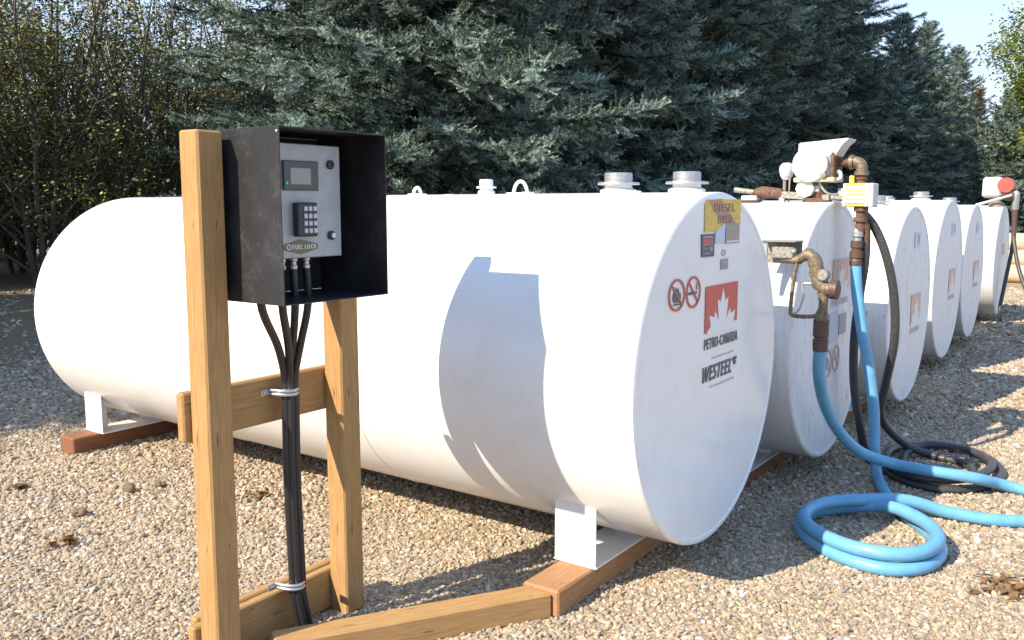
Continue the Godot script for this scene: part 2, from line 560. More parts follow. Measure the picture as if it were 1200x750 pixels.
func make_tank(label: String, xe: float, zc: float, base: float, r: float, ln: float, m: Material, skew: float) -> Node3D:
	var tank := thing("fuel_tank", label, "fuel tank", V(xe, base, zc), "white fuel tanks standing in a row")
	var bx := Basis(V(0, 0, 1), V(1, 0, 0), V(0, 1, 0))   # lathe axis y -> x
	var mb := MB.new()
	var bv := 0.014
	mb.lathe([Vector2(r - bv * 0.3, -ln + bv * 0.3), Vector2(r, -ln + bv), Vector2(r, -bv), Vector2(r - bv * 0.3, -bv * 0.3)], 128, T(V(0, r, 0), bx))
	var shell := build(mb, "shell", m, tank)
	for x in [-ln / 3.0 - 0.02, -ln * 2.0 / 3.0 + 0.03]:
		mb = MB.new()
		mb.lathe([Vector2(r - 0.004, x - 0.006), Vector2(r + 0.0022, x - 0.002), Vector2(r + 0.0022, x + 0.002), Vector2(r - 0.004, x + 0.006)], 128, T(V(0, r, 0), bx))
		build(mb, "weld_seam", m, shell)
	for s in [0, 1]:
		mb = MB.new()
		if s == 0:
			mb.lathe([Vector2(r - bv * 0.3, -bv * 0.3), Vector2(r - bv, 0.0), Vector2(r - 0.030, 0.0), Vector2(r - 0.033, -0.003), Vector2(0, -0.003)], 128, T(V(0, r, 0), bx))
		else:
			mb.lathe([Vector2(0, -ln), Vector2(r - bv, -ln), Vector2(r - bv * 0.3, -ln + bv * 0.3)], 128, T(V(0, r, 0), bx))
		build(mb, "tank_end", m, tank)
	# steel saddle legs and base plates on the timbers
	for x in [-0.38, -ln + 0.28]:
		var under := 0.026
		for sgn in [1.0, -1.0]:
			var zf: float = 0.565 * sgn * r / 0.785
			var ytop: float = r - sqrt(r * r - zf * zf) + 0.012
			mb = MB.new()
			mb.box(V(0.205, ytop + under - 0.006, 0.008), 0.002, T(V(x, (ytop - under + 0.006) * 0.5, zf)))
			mb.box(V(0.215, 0.006, 0.075), 0.002, T(V(x, ytop - 0.004, zf + sgn * -0.01), Basis(V(1, 0, 0), -sgn * 0.72)))
			var g := PackedVector2Array([Vector2(0, -under + 0.006), Vector2(0, ytop - 0.01), Vector2(-0.25 * sgn * 0.35, ytop * 0.55), Vector2(-0.09 * sgn, -under + 0.006)])
			mb.prism(g, 0.006, T(V(x + 0.0, 0, zf - 0.004 * sgn), Basis(V(0, 0, 1), V(0, 1, 0), V(-1, 0, 0))))
			build(mb, "leg", M.white, tank)
		mb = MB.new()
		mb.box(V(0.215, 0.008, 1.14 * r / 0.785), 0.002, T(V(x, -under + 0.004, 0)))
		mb.box(V(0.12, under * 1.3, 0.24), 0.002, T(V(x, -under * 0.42 + 0.006, 0)))
		build(mb, "base_plate", M.white, tank)
	return tank

func sign_no(tank: Node3D, called: String, at: Vector3, rx: float, ry: float, flame: bool, red: Material, ink: Material) -> void:
	var o := Node3D.new()
	o.name = called
	tank.add_child(o, true)
	o.transform = Transform3D(ENDB, at)
	var mb := MB.new()
	ring(mb, rx, ry, 0.009, 0.003, Transform3D.IDENTITY)
	var a := atan2(-ry, rx)
	mb.prism(rect2(0, 0, sqrt(rx * rx + ry * ry) * 1.36, 0.008), 0.0028, T(Vector3.ZERO, Basis(V(0, 0, 1), a)))
	build(mb, "ring_and_slash", red, o)
	mb = MB.new()
	if flame:
		mb.prism(PackedVector2Array([Vector2(-0.038, -0.015), Vector2(-0.03, 0.012), Vector2(-0.018, 0.004), Vector2(-0.012, 0.034), Vector2(0.004, 0.014), Vector2(0.014, 0.03), Vector2(0.022, 0.004), Vector2(0.034, 0.008), Vector2(0.036, -0.018), Vector2(0.018, -0.03), Vector2(-0.022, -0.03)]), 0.0018)
		mb.prism(rect2(0.0, -0.038, 0.06, 0.006), 0.0018)
	else:
		mb.prism(rect2(-0.008, -0.004, 0.082, 0.011), 0.0018)
		mb.prism(PackedVector2Array([Vector2(0.034, 0.006), Vector2(0.040, 0.006), Vector2(0.032, 0.022), Vector2(0.040, 0.036), Vector2(0.034, 0.036), Vector2(0.026, 0.022)]), 0.0018)
	build(mb, "pictogram", ink, o)

func emblem(tank: Node3D, y0: float, z0: float, w: float, h: float, red: Material, white: Material) -> void:
	# z0: left edge (towards +z), y0: top
	var o := Node3D.new()
	o.name = "leaf_emblem"
	tank.add_child(o, true)
	o.transform = Transform3D(ENDB, V(0.0, y0, z0))
	var mb := MB.new()
	mb.prism(PackedVector2Array([Vector2(0, 0), Vector2(w, 0), Vector2(w, -h * 0.88), Vector2(w * 0.5, -h * 0.9), Vector2(0, -h)]), 0.0015)
	build(mb, "red_field", red, o)
	mb = MB.new()
	mb.prism(leaf_poly(w * 0.52, -h * 0.10, w * 0.50, h * 1.02, -h * 1.03), 0.0026)
	build(mb, "maple_leaf", white, o)

func dashes(tank: Node3D, called: String, at: Vector3, w: float, h: float, m: Material, seed_: int) -> void:
	var r := RandomNumberGenerator.new()
	r.seed = seed_
	var mb := MB.new()
	var x := 0.0
	while x < w - 0.01:
		var l := r.randf_range(0.004, 0.011)
		mb.prism(rect2(x + l / 2, r.randf_range(-0.001, 0.001), l, h * r.randf_range(0.6, 1.0)), 0.0015)
		x += l + (0.012 if r.randf() < 0.25 else 0.004)
	build(mb, called, m, tank, Transform3D(ENDB, at))

func make_tanks() -> void:
	var t1 := make_tank("nearest clean white fuel tank, with the yellow sticker and red leaf emblem on its end", -1.5, -3.67, 0.14, 0.785, 4.5, M.white, 0.0)
	var X := 0.0
	var L := func(z: float, y: float) -> Vector3: return V(X, y - 0.14, z + 3.67)
	# fittings along the top
	lug(t1, -3.259 + 1.5, 1.57, 0.045)
	lug(t1, -2.565 + 1.5, 1.57, 0.068)
	cap_unit(t1, -2.781 + 1.5, 1.57, 0.036, 0.075, M.white, true, "vent_plug")
	cap_unit(t1, -2.005 + 1.5, 1.57, 0.068, 0.092, M.galv, true, "fill_cap")
	cap_unit(t1, -1.66 + 1.5, 1.57, 0.066, 0.09, M.galv, true, "fill_cap")
	var mb := MB.new()
	for x in [-0.42, -1.02]:
		mb = MB.new()
		mb.box(V(0.05, 0.014, 0.05), 0.004, T(V(x, 1.572, 0)))
		build(mb, "bracket", M.white, t1)
	# stickers on the end
	var st := Node3D.new(); st.name = "yellow_sticker"; t1.add_child(st, true)
	st.transform = Transform3D(ENDB, L.call(-3.505, 1.676))
	mb = MB.new(); mb.prism(PackedVector2Array([Vector2(0, 0), Vector2(0.405, 0.003), Vector2(0.405, -0.112), Vector2(0.31, -0.113), Vector2(0.15, -0.135), Vector2(0, -0.138)]), 0.001)
	build(mb, "backing", M.yellow, st)
	mb = MB.new(); mb.prism(PackedVector2Array([Vector2(0.03, -0.002), Vector2(0.17, -0.002), Vector2(0.36, -0.111), Vector2(0.19, -0.111)]), 0.0016)
	build(mb, "worn_stripe", M.print_brown, st)
	text("DIESEL", st, M.print_grey, V(0.21, -0.034, 0.0018), 0.24, 0.034, Basis.IDENTITY)
	text("DYED", st, M.print_grey, V(0.22, -0.085, 0.0018), 0.16, 0.034, Basis.IDENTITY)
	st = Node3D.new(); st.name = "dark_notice"; t1.add_child(st, true)
	st.transform = Transform3D(ENDB, L.call(-3.474, 1.530))
	mb = MB.new(); mb.prism(PackedVector2Array([Vector2(0, 0), Vector2(0.136, 0), Vector2(0.140, -0.098), Vector2(0.008, -0.096)]), 0.0022)
	build(mb, "backing", M.print_grey, st)
	mb = MB.new(); mb.prism(rect2(0.068, -0.034, 0.105, 0.03), 0.0028)
	build(mb, "pink_panel", M.print_pink, st)
	mb = MB.new(); mb.prism(rect2(0.068, -0.012, 0.10, 0.008), 0.0028); build(mb, "print", M.print_mid, st)
	for q in [rect2(0.045, -0.060, 0.05, 0.005), rect2(0.105, -0.064, 0.03, 0.018), rect2(0.06, -0.082, 0.08, 0.005)]:
		mb = MB.new(); mb.prism(q, 0.0028); build(mb, "print", M.print_mid, st)
	mb = MB.new(); mb.prism(PackedVector2Array([Vector2(0, -0.03), Vector2(0.105, 0.0), Vector2(0.105, -0.088), Vector2(0, -0.086)]), 0.0026)
	build(mb, "pale_label", M.print_lightblue, t1, Transform3D(ENDB, L.call(-3.622, 1.572)))
	st = Node3D.new(); st.name = "grey_notice"; t1.add_child(st, true)
	st.transform = Transform3D(ENDB, L.call(-3.738, 1.570))
	mb = MB.new(); mb.prism(rect2(0.08, -0.044, 0.16, 0.087), 0.0026)
	build(mb, "backing", M.print_mid, st)
	mb = MB.new()
	for k in 9:
		mb = MB.new(); mb.prism(rect2(0.035 + 0.042 * (k % 3), -0.02 - 0.022 * (k / 3), 0.022, 0.011), 0.0032)
		build(mb, "print", M.print_orange, st)
	mb = MB.new(); mb.prism(rect2(0.08, -0.079, 0.14, 0.008), 0.0032)
	build(mb, "print", M.cream, st)
	mb = MB.new(); ring(mb, 0.022, 0.014, 0.007, 0.0015, Transform3D.IDENTITY)
	build(mb, "round_mark", M.faded_grey, t1, Transform3D(ENDB, L.call(-3.725, 1.443)))
	st = Node3D.new(); st.name = "small_grey_label"; t1.add_child(st, true)
	st.transform = Transform3D(ENDB, L.call(-3.697, 1.414))
	mb = MB.new(); mb.prism(rect2(0.04, -0.022, 0.08, 0.046), 0.0015)
	build(mb, "backing", M.print_mid, st)
	mb = MB.new(); mb.prism(rect2(0.04, -0.014, 0.064, 0.004), 0.002)
	build(mb, "print", M.faded_grey, st)
	sign_no(t1, "no_flame_sign", L.call(-3.247, 1.292), 0.076, 0.066, true, M.print_red, M.print_grey)
	sign_no(t1, "no_smoking_sign", L.call(-3.408, 1.292), 0.071, 0.067, false, M.print_red, M.print_grey)
	var e0: Vector3 = L.call(-3.538, 1.304)
	emblem(t1, e0.y, e0.z, 0.368, 0.205, M.print_red, M.print_white)
	text("PETRO-CANADA", t1, M.print_grey, L.call(-3.731, 1.050), 0.385, 0.047, ENDB, "Droid Sans", true)
	dashes(t1, "small_print", L.call(-3.625, 0.980), 0.26, 0.007, M.faded_grey, 3)
	text("WESTEEL", t1, M.print_grey, L.call(-3.695, 0.916), 0.34, 0.068, ENDB, "Droid Sans", true, true)
	mb = MB.new(); mb.prism(PackedVector2Array([Vector2(0.0, 0.0), Vector2(0.05, 0.004), Vector2(0.044, -0.012), Vector2(0.028, -0.014), Vector2(0.046, -0.022), Vector2(0.03, -0.036), Vector2(0.012, -0.03), Vector2(0.02, -0.016), Vector2(-0.004, -0.014)]), 0.0015)
	build(mb, "logo_mark", M.print_grey, t1, Transform3D(ENDB, L.call(-3.872, 0.948)))
	dashes(t1, "small_print", L.call(-3.615, 0.852), 0.28, 0.008, M.faded_grey, 7)

	# the older tanks further along the row
	var spec := [
		["weathered white tank carrying the tall white fuel pump, second tank of the row", -1.485, -5.44, 0.12, 0.778],
		["streaked white tank just behind the black hose, third tank of the row", -1.42, -7.37, 0.12, 0.763],
		["white tank with faded orange emblem, fourth of the row, slightly taller than its neighbours", -1.53, -9.70, 0.12, 0.793],
		["narrow-looking white tank, fifth of the row, just before the one with the red pump", -1.55, -11.45, 0.12, 0.770],
		["farthest white tank of the row, with the red and white pump on top", -1.56, -14.10, 0.12, 0.767]]
	var which := 0
	for s in spec:
		var m: Material = M.old_white if which % 2 == 0 else M.old_white2
		var t := make_tank(s[0], s[1], s[2], s[3], s[4], 4.3, m, 0.0)
		var r: float = s[4]
		var top := r * 2.0
		if which == 0:
			cap_unit(t, -0.78, top, 0.05, 0.06, M.rust, false, "flange")
			emblem(t, r + 0.43, 0.03, 0.36, 0.22, M.faded_red, m)
			text("PETRO-CANADA", t, M.faded_grey, V(0, r + 0.165, -0.15), 0.36, 0.04, ENDB)
			mb = MB.new(); mb.prism(PackedVector2Array([Vector2(0, 0), Vector2(0.19, 0.01), Vector2(0.2, -0.17), Vector2(0, -0.18)]), 0.0015)
			build(mb, "pale_blue_label", M.print_lightblue, t, Transform3D(ENDB, V(0, r + 0.10, 0.06)))
			mb = MB.new(); mb.prism(rect2(0.08, -0.08, 0.16, 0.13), 0.0015)
			build(mb, "grey_label", M.print_mid, t, Transform3D(ENDB, V(0, r + 0.095, -0.15)))
			sign_no(t, "no_flame_sign", V(0, r - 0.20, 0.05), 0.075, 0.085, true, M.faded_pink, M.faded_grey)
			sign_no(t, "no_smoking_sign", V(0, r - 0.19, -0.12), 0.07, 0.085, false, M.faded_pink, M.faded_grey)
		elif which < 4:
			cap_unit(t, -0.62, top, 0.055, 0.045, M.galv, true, "fill_cap")
			cap_unit(t, -0.30, top, 0.075, 0.085, M.galv, true, "fill_cap")
			emblem(t, r + [0, 0.07, 0.10, 0.12][which], -0.02, 0.36, 0.24, M.faded_red, m)
			text("PETRO-CANADA", t, M.faded_grey, V(0, r + [0, -0.22, -0.19, -0.17][which], -0.20), 0.36, 0.045, ENDB)
			st = Node3D.new(); st.name = "pale_blue_label"; t.add_child(st, true)
			st.transform = Transform3D(ENDB, V(0, r + 0.56, -0.02))
			mb = MB.new(); mb.prism(rect2(0.10, -0.06, 0.20, 0.12), 0.0015)
			build(mb, "backing", M.print_lightblue, st)
			mb = MB.new(); mb.prism(rect2(0.14, -0.055, 0.06, 0.07), 0.0022)
			build(mb, "print", M.print_mid, st)
		else:
			mb = MB.new(); mb.prism(rect2(0.0, 0.0, 0.22, 0.16), 0.002)
			build(mb, "yellow_label", M.yellow, t, Transform3D(ENDB, V(0, r + 0.15, -0.15)))
		which += 1
	# the timbers the tanks stand on
	tag(timber("skid_timber", V(-1.877, 0.057, -2.83), V(-1.877, 0.057, -4.30), 0.174, 0.114, M.fir0, null, 0.008), "orange-brown timber under the near end of the nearest tank, beside the front leg", "timber", "timbers under the tanks")
	tag(timber("skid_timber", V(-5.745, 0.057, -2.92), V(-5.745, 0.057, -4.5), 0.165, 0.114, M.red, null, 0.008), "reddish-brown timber under the far left end of the nearest tank", "timber", "timbers under the tanks")
	var zs := [-5.44, -7.37, -9.70, -11.45, -14.10]
	var xs := [-1.485, -1.42, -1.53, -1.55, -1.56]
	var nm := ["second", "third", "fourth", "fifth", "farthest"]
	for k in 5:
		for q in [0, 1]:
			if q == 1 and k > 0:
				pass
			var x: float = xs[k] - (0.38 if q == 0 else 4.02)
			tag(timber("skid_timber", V(x, 0.047, zs[k] + 0.74), V(x, 0.047, zs[k] - 0.74), 0.17, 0.094, M.darkwood, null, 0.008), "dark timber in the shade under the %s end of the %s tank of the row" % ["near" if q == 0 else "rear", nm[k]], "timber", "timbers under the tanks")

# ---------------------------------------------------------------- the stand with its controller
func make_stand() -> void:
	var s := thing("wooden_stand", "golden pine stand of two square posts joined by boards, in front of the nearest tank", "stand", V(-2.55, 0, -2.1))
	var o := V(2.55, 0, 2.1)
	timber("post", V(-2.550, 0.0, -1.795) + o, V(-2.538, 1.895, -1.795) + o, 0.100, 0.100, M.pine0, s, 0.007)
	timber("post", V(-2.550, 0.0, -2.406) + o, V(-2.550, 1.925, -2.406) + o, 0.100, 0.100, M.pine1, s, 0.007)
	timber("cross_board", V(-2.621, 0.930, -1.722) + o, V(-2.621, 0.930, -2.47) + o, 0.040, 0.172, M.pine2, s, 0.006)
	timber("foot_board", V(-2.621, 0.090, -1.722) + o, V(-2.621, 0.090, -2.47) + o, 0.040, 0.170, M.pine3, s, 0.006)
	timber("foot_board", V(-2.663, 0.097, -1.76) + o, V(-2.663, 0.097, -2.47) + o, 0.040, 0.170, M.pine4, s, 0.006)
	# timber on the ground from the stand to the tank's skid; its far end is cut to lie against the skid
	var a := V(-2.44, 0.051, -1.935)
	var b := V(-1.884, 0.051, -2.822)
	var d := (b - a)
	var y := d.normalized()
	var x := y.cross(Vector3.UP).normalized()
	var bs := Basis(x, y, Vector3.UP)
	var mb := MB.new()
	mb.box(V(0.116, d.length(), 0.102), 0.006)
	var half := d.length() * 0.5
	var slope := y.x / -y.z
	for i in mb.v.size():
		if mb.v[i].y > 0.0:
			var q := mb.v[i]
			q.y += -q.x * (x.z / y.z)
			mb.v[i] = q
	tag(build(mb, "ground_timber", M.pine5, null, Transform3D(bs, (a + b) * 0.5)), "pale pine timber lying on the gravel from the stand to the tank's front timber", "timber")

	# sheet-metal housing, open towards +x
	var h := thing("equipment_housing", "black open-fronted metal box mounted on the wooden stand", "metal box", V(-2.37, 1.326, -2.11))
	var ho := V(2.37, -1.326, 2.11)
	var xb := -2.598
	var xf := -2.240
	var zl := -1.870
	var zr := -2.355
	var yb := 1.326
	var yt := 1.903
	var th := 0.004
	mb = MB.new(); mb.box(V(xf - xb, yt - yb, th), 0.001, T(V((xf + xb) / 2, (yb + yt) / 2, zl - th / 2) + ho)); build(mb, "side_panel", M.housing, h)
	mb = MB.new(); mb.box(V(xf - xb, yt - yb, th), 0.001, T(V((xf + xb) / 2, (yb + yt) / 2, zr + th / 2) + ho)); build(mb, "side_panel", M.housing, h)
	mb = MB.new(); mb.box(V(xf - xb, th, zl - zr - 2 * th - 0.001), 0.001, T(V((xf + xb) / 2, yt - th / 2, (zl + zr) / 2) + ho)); build(mb, "top_panel", M.housing, h)
	mb = MB.new(); mb.box(V(xf - xb, th, zl - zr - 2 * th - 0.001), 0.001, T(V((xf + xb) / 2, yb + th / 2, (zl + zr) / 2) + ho)); build(mb, "bottom_panel", M.housing, h)
	mb = MB.new(); mb.box(V(th, yt - yb - 2 * th - 0.001, zl - zr - 2 * th - 0.001), 0.001, T(V(xb + th / 2, (yb + yt) / 2, (zl + zr) / 2) + ho)); build(mb, "back_panel", M.housing, h)
	mb = MB.new(); mb.box(V(0.05, yt - yb - 0.06, 0.024), 0.001, T(V(-2.56, (yb + yt) / 2, -1.8577) + ho)); build(mb, "mounting_strip", M.housing, h)
	for q in [V(-2.232, 1.885, -1.8685), V(-2.26, 1.885, -1.8675)]:
		mb = MB.new(); mb.lathe([Vector2(0.005, 0), Vector2(0.005, 0.002), Vector2(0.003, 0.003), Vector2(0, 0.003)], 8, T(V(-2.25, q.y, -1.8702) + ho, Basis(V(1, 0, 0), PI / 2)))
		build(mb, "screw", M.clamp, h)
		break

	# controller cabinet inside
	var c := thing("fuel_controller", "grey card-lock controller with screen and keypad inside the black box", "control panel", V(-2.37, 1.472, -2.105))
	var xp := -2.36
	var co := V(2.37, -1.472, 2.105)
	mb = MB.new(); mb.box(V(0.225, 0.386, 0.268), 0.004, T(V(xp - 0.1205, 1.665, -2.105) + co)); build(mb, "cabinet", M.panel, c)
	mb = MB.new(); mb.box(V(0.008, 0.390, 0.274), 0.003, T(V(xp - 0.0035, 1.665, -2.105) + co)); build(mb, "door", M.panel, c)
	var P := func(z: float, y: float, dx := 0.0) -> Vector3: return V(xp + 0.0005 + dx, y, z) + co
	var sc := Node3D.new(); sc.name = "display"; c.add_child(sc, true); sc.transform = Transform3D(ENDB, P.call(-2.055, 1.752))
	mb = MB.new(); mb.box(V(0.155, 0.100, 0.012), 0.003, T(V(0, 0, 0.004))); build(mb, "bezel", M.dark_plastic, sc)
	mb = MB.new(); mb.box(V(0.090, 0.056, 0.004), 0.001, T(V(-0.005, -0.002, 0.0095))); build(mb, "screen", M.lcd, sc)
	mb = MB.new(); mb.lathe([Vector2(0.0045, 0), Vector2(0.0045, 0.003), Vector2(0.003, 0.005), Vector2(0, 0.0055)], 10, T(V(-0.066, -0.026, 0.009), Basis(V(1, 0, 0), PI / 2))); build(mb, "indicator_light", M.led, sc)
	var kp := Node3D.new(); kp.name = "keypad"; c.add_child(kp, true); kp.transform = Transform3D(ENDB, P.call(-2.062, 1.603))
	mb = MB.new(); mb.box(V(0.088, 0.116, 0.030), 0.004, T(V(0, 0, 0.014))); build(mb, "body", M.keypad, kp)
	for ry in 4:
		for rx in 3:
			mb = MB.new(); mb.box(V(0.0155, 0.0165, 0.006), 0.002, T(V(-0.012 + 0.021 * rx, 0.037 - 0.025 * ry, 0.0305))); build(mb, "key", M.key, kp)
	for q in [[-2.193, 1.794, 0], [-2.190, 1.545, 1]]:
		mb = MB.new(); mb.lathe([Vector2(0.016, 0), Vector2(0.016, 0.008), Vector2(0.013, 0.011), Vector2(0.0, 0.011)], 20, Transform3D(ENDB * Basis(V(1, 0, 0), PI / 2), P.call(q[0], q[1])))
		var lk := build(mb, "lock", M.keypad, c)
		mb = MB.new(); mb.lathe([Vector2(0.010 if q[2] else 0.008, 0.011), Vector2(0.009 if q[2] else 0.006, 0.0145), Vector2(0, 0.0145)], 16, Transform3D(ENDB * Basis(V(1, 0, 0), PI / 2), P.call(q[0] - 0.002, q[1])))
		build(mb, "lock_face", M.clamp if q[2] else M.rubber, lk)
	var np := Node3D.new(); np.name = "name_plate"; c.add_child(np, true); np.transform = Transform3D(ENDB, P.call(-2.048, 1.509))
	mb = MB.new(); mb.prism(PackedVector2Array([Vector2(-0.078, -0.009), Vector2(0, -0.026), Vector2(0.078, -0.009), Vector2(0.078, 0.009), Vector2(0, 0.026), Vector2(-0.078, 0.009)]), 0.0018); build(mb, "plate", M.bronze_plate, np)
	mb = MB.new(); ring(mb, 0.009, 0.010, 0.003, 0.0026, T(V(-0.052, 0, 0))); build(mb, "crest", M.cream, np)
	text("FUEL LOCK", np, M.cream, V(0.016, 0.0, 0.0018), 0.108, 0.015, Basis.IDENTITY, "Droid Sans", true)
	for z in [-2.01, -2.062, -2.12]:
		mb = MB.new()
		mb.lathe([Vector2(0.012, 0.02), Vector2(0.016, 0.0), Vector2(0.016, -0.012), Vector2(0.012, -0.014), Vector2(0.012, -0.026), Vector2(0.015, -0.028), Vector2(0.015, -0.040), Vector2(0.0, -0.041)], 10, T(V(-2.415, 1.470, z) + co))
		build(mb, "cable_gland", M.clamp, c)

	# four conduits down the stand
	var tops := [V(-2.42, 1.44, -1.92), V(-2.41, 1.44, -2.00), V(-2.42, 1.44, -2.065), V(-2.42, 1.44, -2.125)]
	var low := [-0.026, -0.006, 0.016, 0.032]
	var xo := [0.0, 0.014, -0.004, 0.014]
	var lb := ["leftmost of the four black conduits under the box", "second from left of the four black conduits under the box", "third from left of the four black conduits under the box", "rightmost of the four black conduits under the box"]
	for k in 4:
		var z0: float = -2.132 - low[k] * 0.62
		var x0: float = -2.546 + xo[k]
		mb = MB.new()
		mb.tube(smooth([tops[k], tops[k] + V(-0.006, -0.14, -0.008), V(lerpf(tops[k].x, x0, 0.55), 1.15, lerpf(tops[k].z, z0, 0.62)), V(x0, 1.02, z0), V(x0, 0.93, z0), V(x0 + 0.004, 0.62, z0 + 0.008), V(x0, 0.25, z0 - 0.004), V(x0, 0.16, z0 - 0.005), V(x0 + 0.02, 0.02, z0 - 0.02), V(x0 + 0.03, -0.03, z0 - 0.03)], 7), PackedFloat32Array([0.0145]), 12)
		tag(build(mb, "cable_conduit", M.conduit), lb[k], "conduit", "black conduits running down the stand")
	for q in [[0.962, "upper shiny metal clamp holding the black conduits to the cross board"], [0.205, "lower shiny metal clamp holding the black conduits to the foot board"]]:
		mb = MB.new()
		var p := []
		for k in 9:
			var a2 := PI * k / 8.0
			p.push_back(V(-2.600 + sin(a2) * 0.086, q[0], -2.132 + cos(a2) * 0.048))
		var pp := smooth(p, 3)
		for hgt in [-0.007, 0.007]:
			var p2 := PackedVector3Array()
			for e in pp: p2.push_back(e + V(0, hgt, 0))
			mb.tube(p2, PackedFloat32Array([0.0075]), 8)
		mb.box(V(0.006, 0.026, 0.045), 0.002, T(V(-2.598, q[0], -2.067)))
		mb.lathe([Vector2(0.008, 0), Vector2(0.008, 0.005), Vector2(0, 0.006)], 6, T(V(-2.595, q[0], -2.060), Basis(V(0, 0, 1), -PI / 2)))
		tag(build(mb, "pipe_clamp", M.clamp), q[1], "clamp", "clamps on the conduits")

# ---------------------------------------------------------------- pump, meter, nozzle and hoses
func disc(mb: MB, c: Vector3, r: float, thick: float, sides := 28) -> void:
	mb.lathe([Vector2(r, -thick), Vector2(r, -0.004), Vector2(r - 0.004, 0.0), Vector2(0, 0.0)], sides, T(c, Basis(V(1, 0, 0), PI / 2)))

func make_pump() -> void:
	var z := -5.42
	var top := 1.676
	var p := thing("fuel_pump", "tall weathered white fuel pump with rusty outlet pipe on the second tank", "fuel pump", V(-1.614, top, z))
	var o := V(1.614, -top, -z)
	var mb := MB.new()
	mb.lathe([Vector2(0.0, top - 0.01), Vector2(0.085, top - 0.01), Vector2(0.085, top + 0.018), Vector2(0.05, top + 0.022), Vector2(0.05, top + 0.10), Vector2(0.06, top + 0.10), Vector2(0.06, top + 0.135), Vector2(0, top + 0.135)], 20, T(V(-1.600, 0, z) + V(1.614, -top, -z)))
	build(mb, "base_column", M.rust, p)
	mb = MB.new(); disc(mb, V(-1.655, 1.752, z + 0.085) + o, 0.056, 0.08, 8); mb.box(V(0.07, 0.05, 0.07), 0.01, T(V(-1.61, 1.752, z + 0.02) + o))
	build(mb, "suction_valve", M.pump_white, p)
	mb = MB.new(); mb.box(V(0.24, 0.028, 0.20), 0.006, T(V(-1.60, 1.803, z) + o)); build(mb, "mounting_flange", M.beige, p)
	mb = MB.new(); mb.box(V(0.205, 0.145, 0.19), 0.02, T(V(-1.612, 1.886, z) + o)); build(mb, "pump_body", M.pump_white, p)
	mb = MB.new(); disc(mb, V(-1.622, 1.893, z + 0.115) + o, 0.104, 0.035, 36)
	for k in 8:
		var a := TAU * (k + 0.5) / 8
		mb.lathe([Vector2(0.009, 0), Vector2(0.009, 0.006), Vector2(0, 0.007)], 6, T(V(-1.622 + cos(a) * 0.094, 1.893 + sin(a) * 0.094, z + 0.113) + o, Basis(V(1, 0, 0), PI / 2)))
	build(mb, "round_cover", M.pump_white, p)
	mb = MB.new(); mb.box(V(0.022, 0.15, 0.185), 0.006, T(V(-1.497, 1.885, z) + o)); build(mb, "end_plate", M.rust, p)
	mb = MB.new(); mb.tube(smooth([V(-1.482, 1.85, z + 0.04) + o, V(-1.462, 1.842, z + 0.045) + o, V(-1.460, 1.81, z + 0.045) + o, V(-1.50, 1.80, z + 0.05) + o], 5), PackedFloat32Array([0.012]), 8); build(mb, "bypass_pipe", M.pump_white, p)
	mb = MB.new(); mb.prism(PackedVector2Array([Vector2(-1.700, 1.955), Vector2(-1.700, 2.014), Vector2(-1.690, 2.022), Vector2(-1.415, 2.040), Vector2(-1.413, 2.034), Vector2(-1.450, 2.0), Vector2(-1.485, 1.942)]), 0.17, T(V(0, 0, z - 0.085) + o))
	build(mb, "motor_cover", M.pump_white, p)
	mb = MB.new(); disc(mb, V(-1.542, 1.828, z + 0.118) + o, 0.018, 0.03, 12); disc(mb, V(-1.542, 1.828, z + 0.122) + o, 0.010, 0.01, 10); build(mb, "drain_plug", M.oldgrey, p)
	# small meter bulb at the left
	mb = MB.new(); mb.lathe([Vector2(0, -0.055), Vector2(0.022, -0.052), Vector2(0.036, -0.03), Vector2(0.044, 0.0), Vector2(0.042, 0.03), Vector2(0.025, 0.048), Vector2(0, 0.052)], 16, T(V(-1.788, 1.86, z + 0.02) + o)); mb.tube(PackedVector3Array([V(-1.76, 1.865, z + 0.02) + o, V(-1.70, 1.873, z + 0.02) + o]), PackedFloat32Array([0.017]), 10)
	build(mb, "sight_bulb", M.pump_white, p)
	mb = MB.new()
	mb.tube(PackedVector3Array([V(-1.797, 1.82, z + 0.02) + o, V(-1.797, top - 0.005, z + 0.02) + o]), PackedFloat32Array([0.011]), 8)
	mb.tube(PackedVector3Array([V(-1.762, 1.83, z + 0.03) + o, V(-1.766, top - 0.005, z + 0.03) + o]), PackedFloat32Array([0.006]), 8)
	build(mb, "stem", M.oldgrey, p)
	# outlet pipe
	mb = MB.new()
	mb.tube(smooth([V(-1.486, 1.903, z) + o, V(-1.42, 1.905, z) + o, V(-1.405, 1.905, z) + o], 3), PackedFloat32Array([0.024]), 14)
	mb.tube(PackedVector3Array([V(-1.352, 1.84, z) + o, V(-1.352, 1.775, z) + o]), PackedFloat32Array([0.026]), 14)
	for e in [1.802, 1.822]:
		mb.lathe([Vector2(0.026, e), Vector2(0.036, e), Vector2(0.036, e + 0.014), Vector2(0.026, e + 0.014)], 6, T(V(-1.352, 0, z) + o))
	build(mb, "outlet_pipe", M.rust, p)
	mb = MB.new()
	mb.tube(smooth([V(-1.412, 1.905, z) + o, V(-1.385, 1.904, z) + o, V(-1.358, 1.888, z) + o, V(-1.352, 1.858, z) + o, V(-1.352, 1.834, z) + o], 5), PackedFloat32Array([0.033]), 14)
	mb.lathe([Vector2(0.030, 0), Vector2(0.042, 0), Vector2(0.042, 0.022), Vector2(0.030, 0.022)], 14, T(V(-1.352, 1.828, z) + o))
	mb.lathe([Vector2(0.030, 0), Vector2(0.042, 0), Vector2(0.042, 0.022), Vector2(0.030, 0.022)], 14, T(V(-1.400, 1.905, z) + o, Basis(V(0, 0, 1), PI / 2)))
	build(mb, "elbow", M.brass, p)

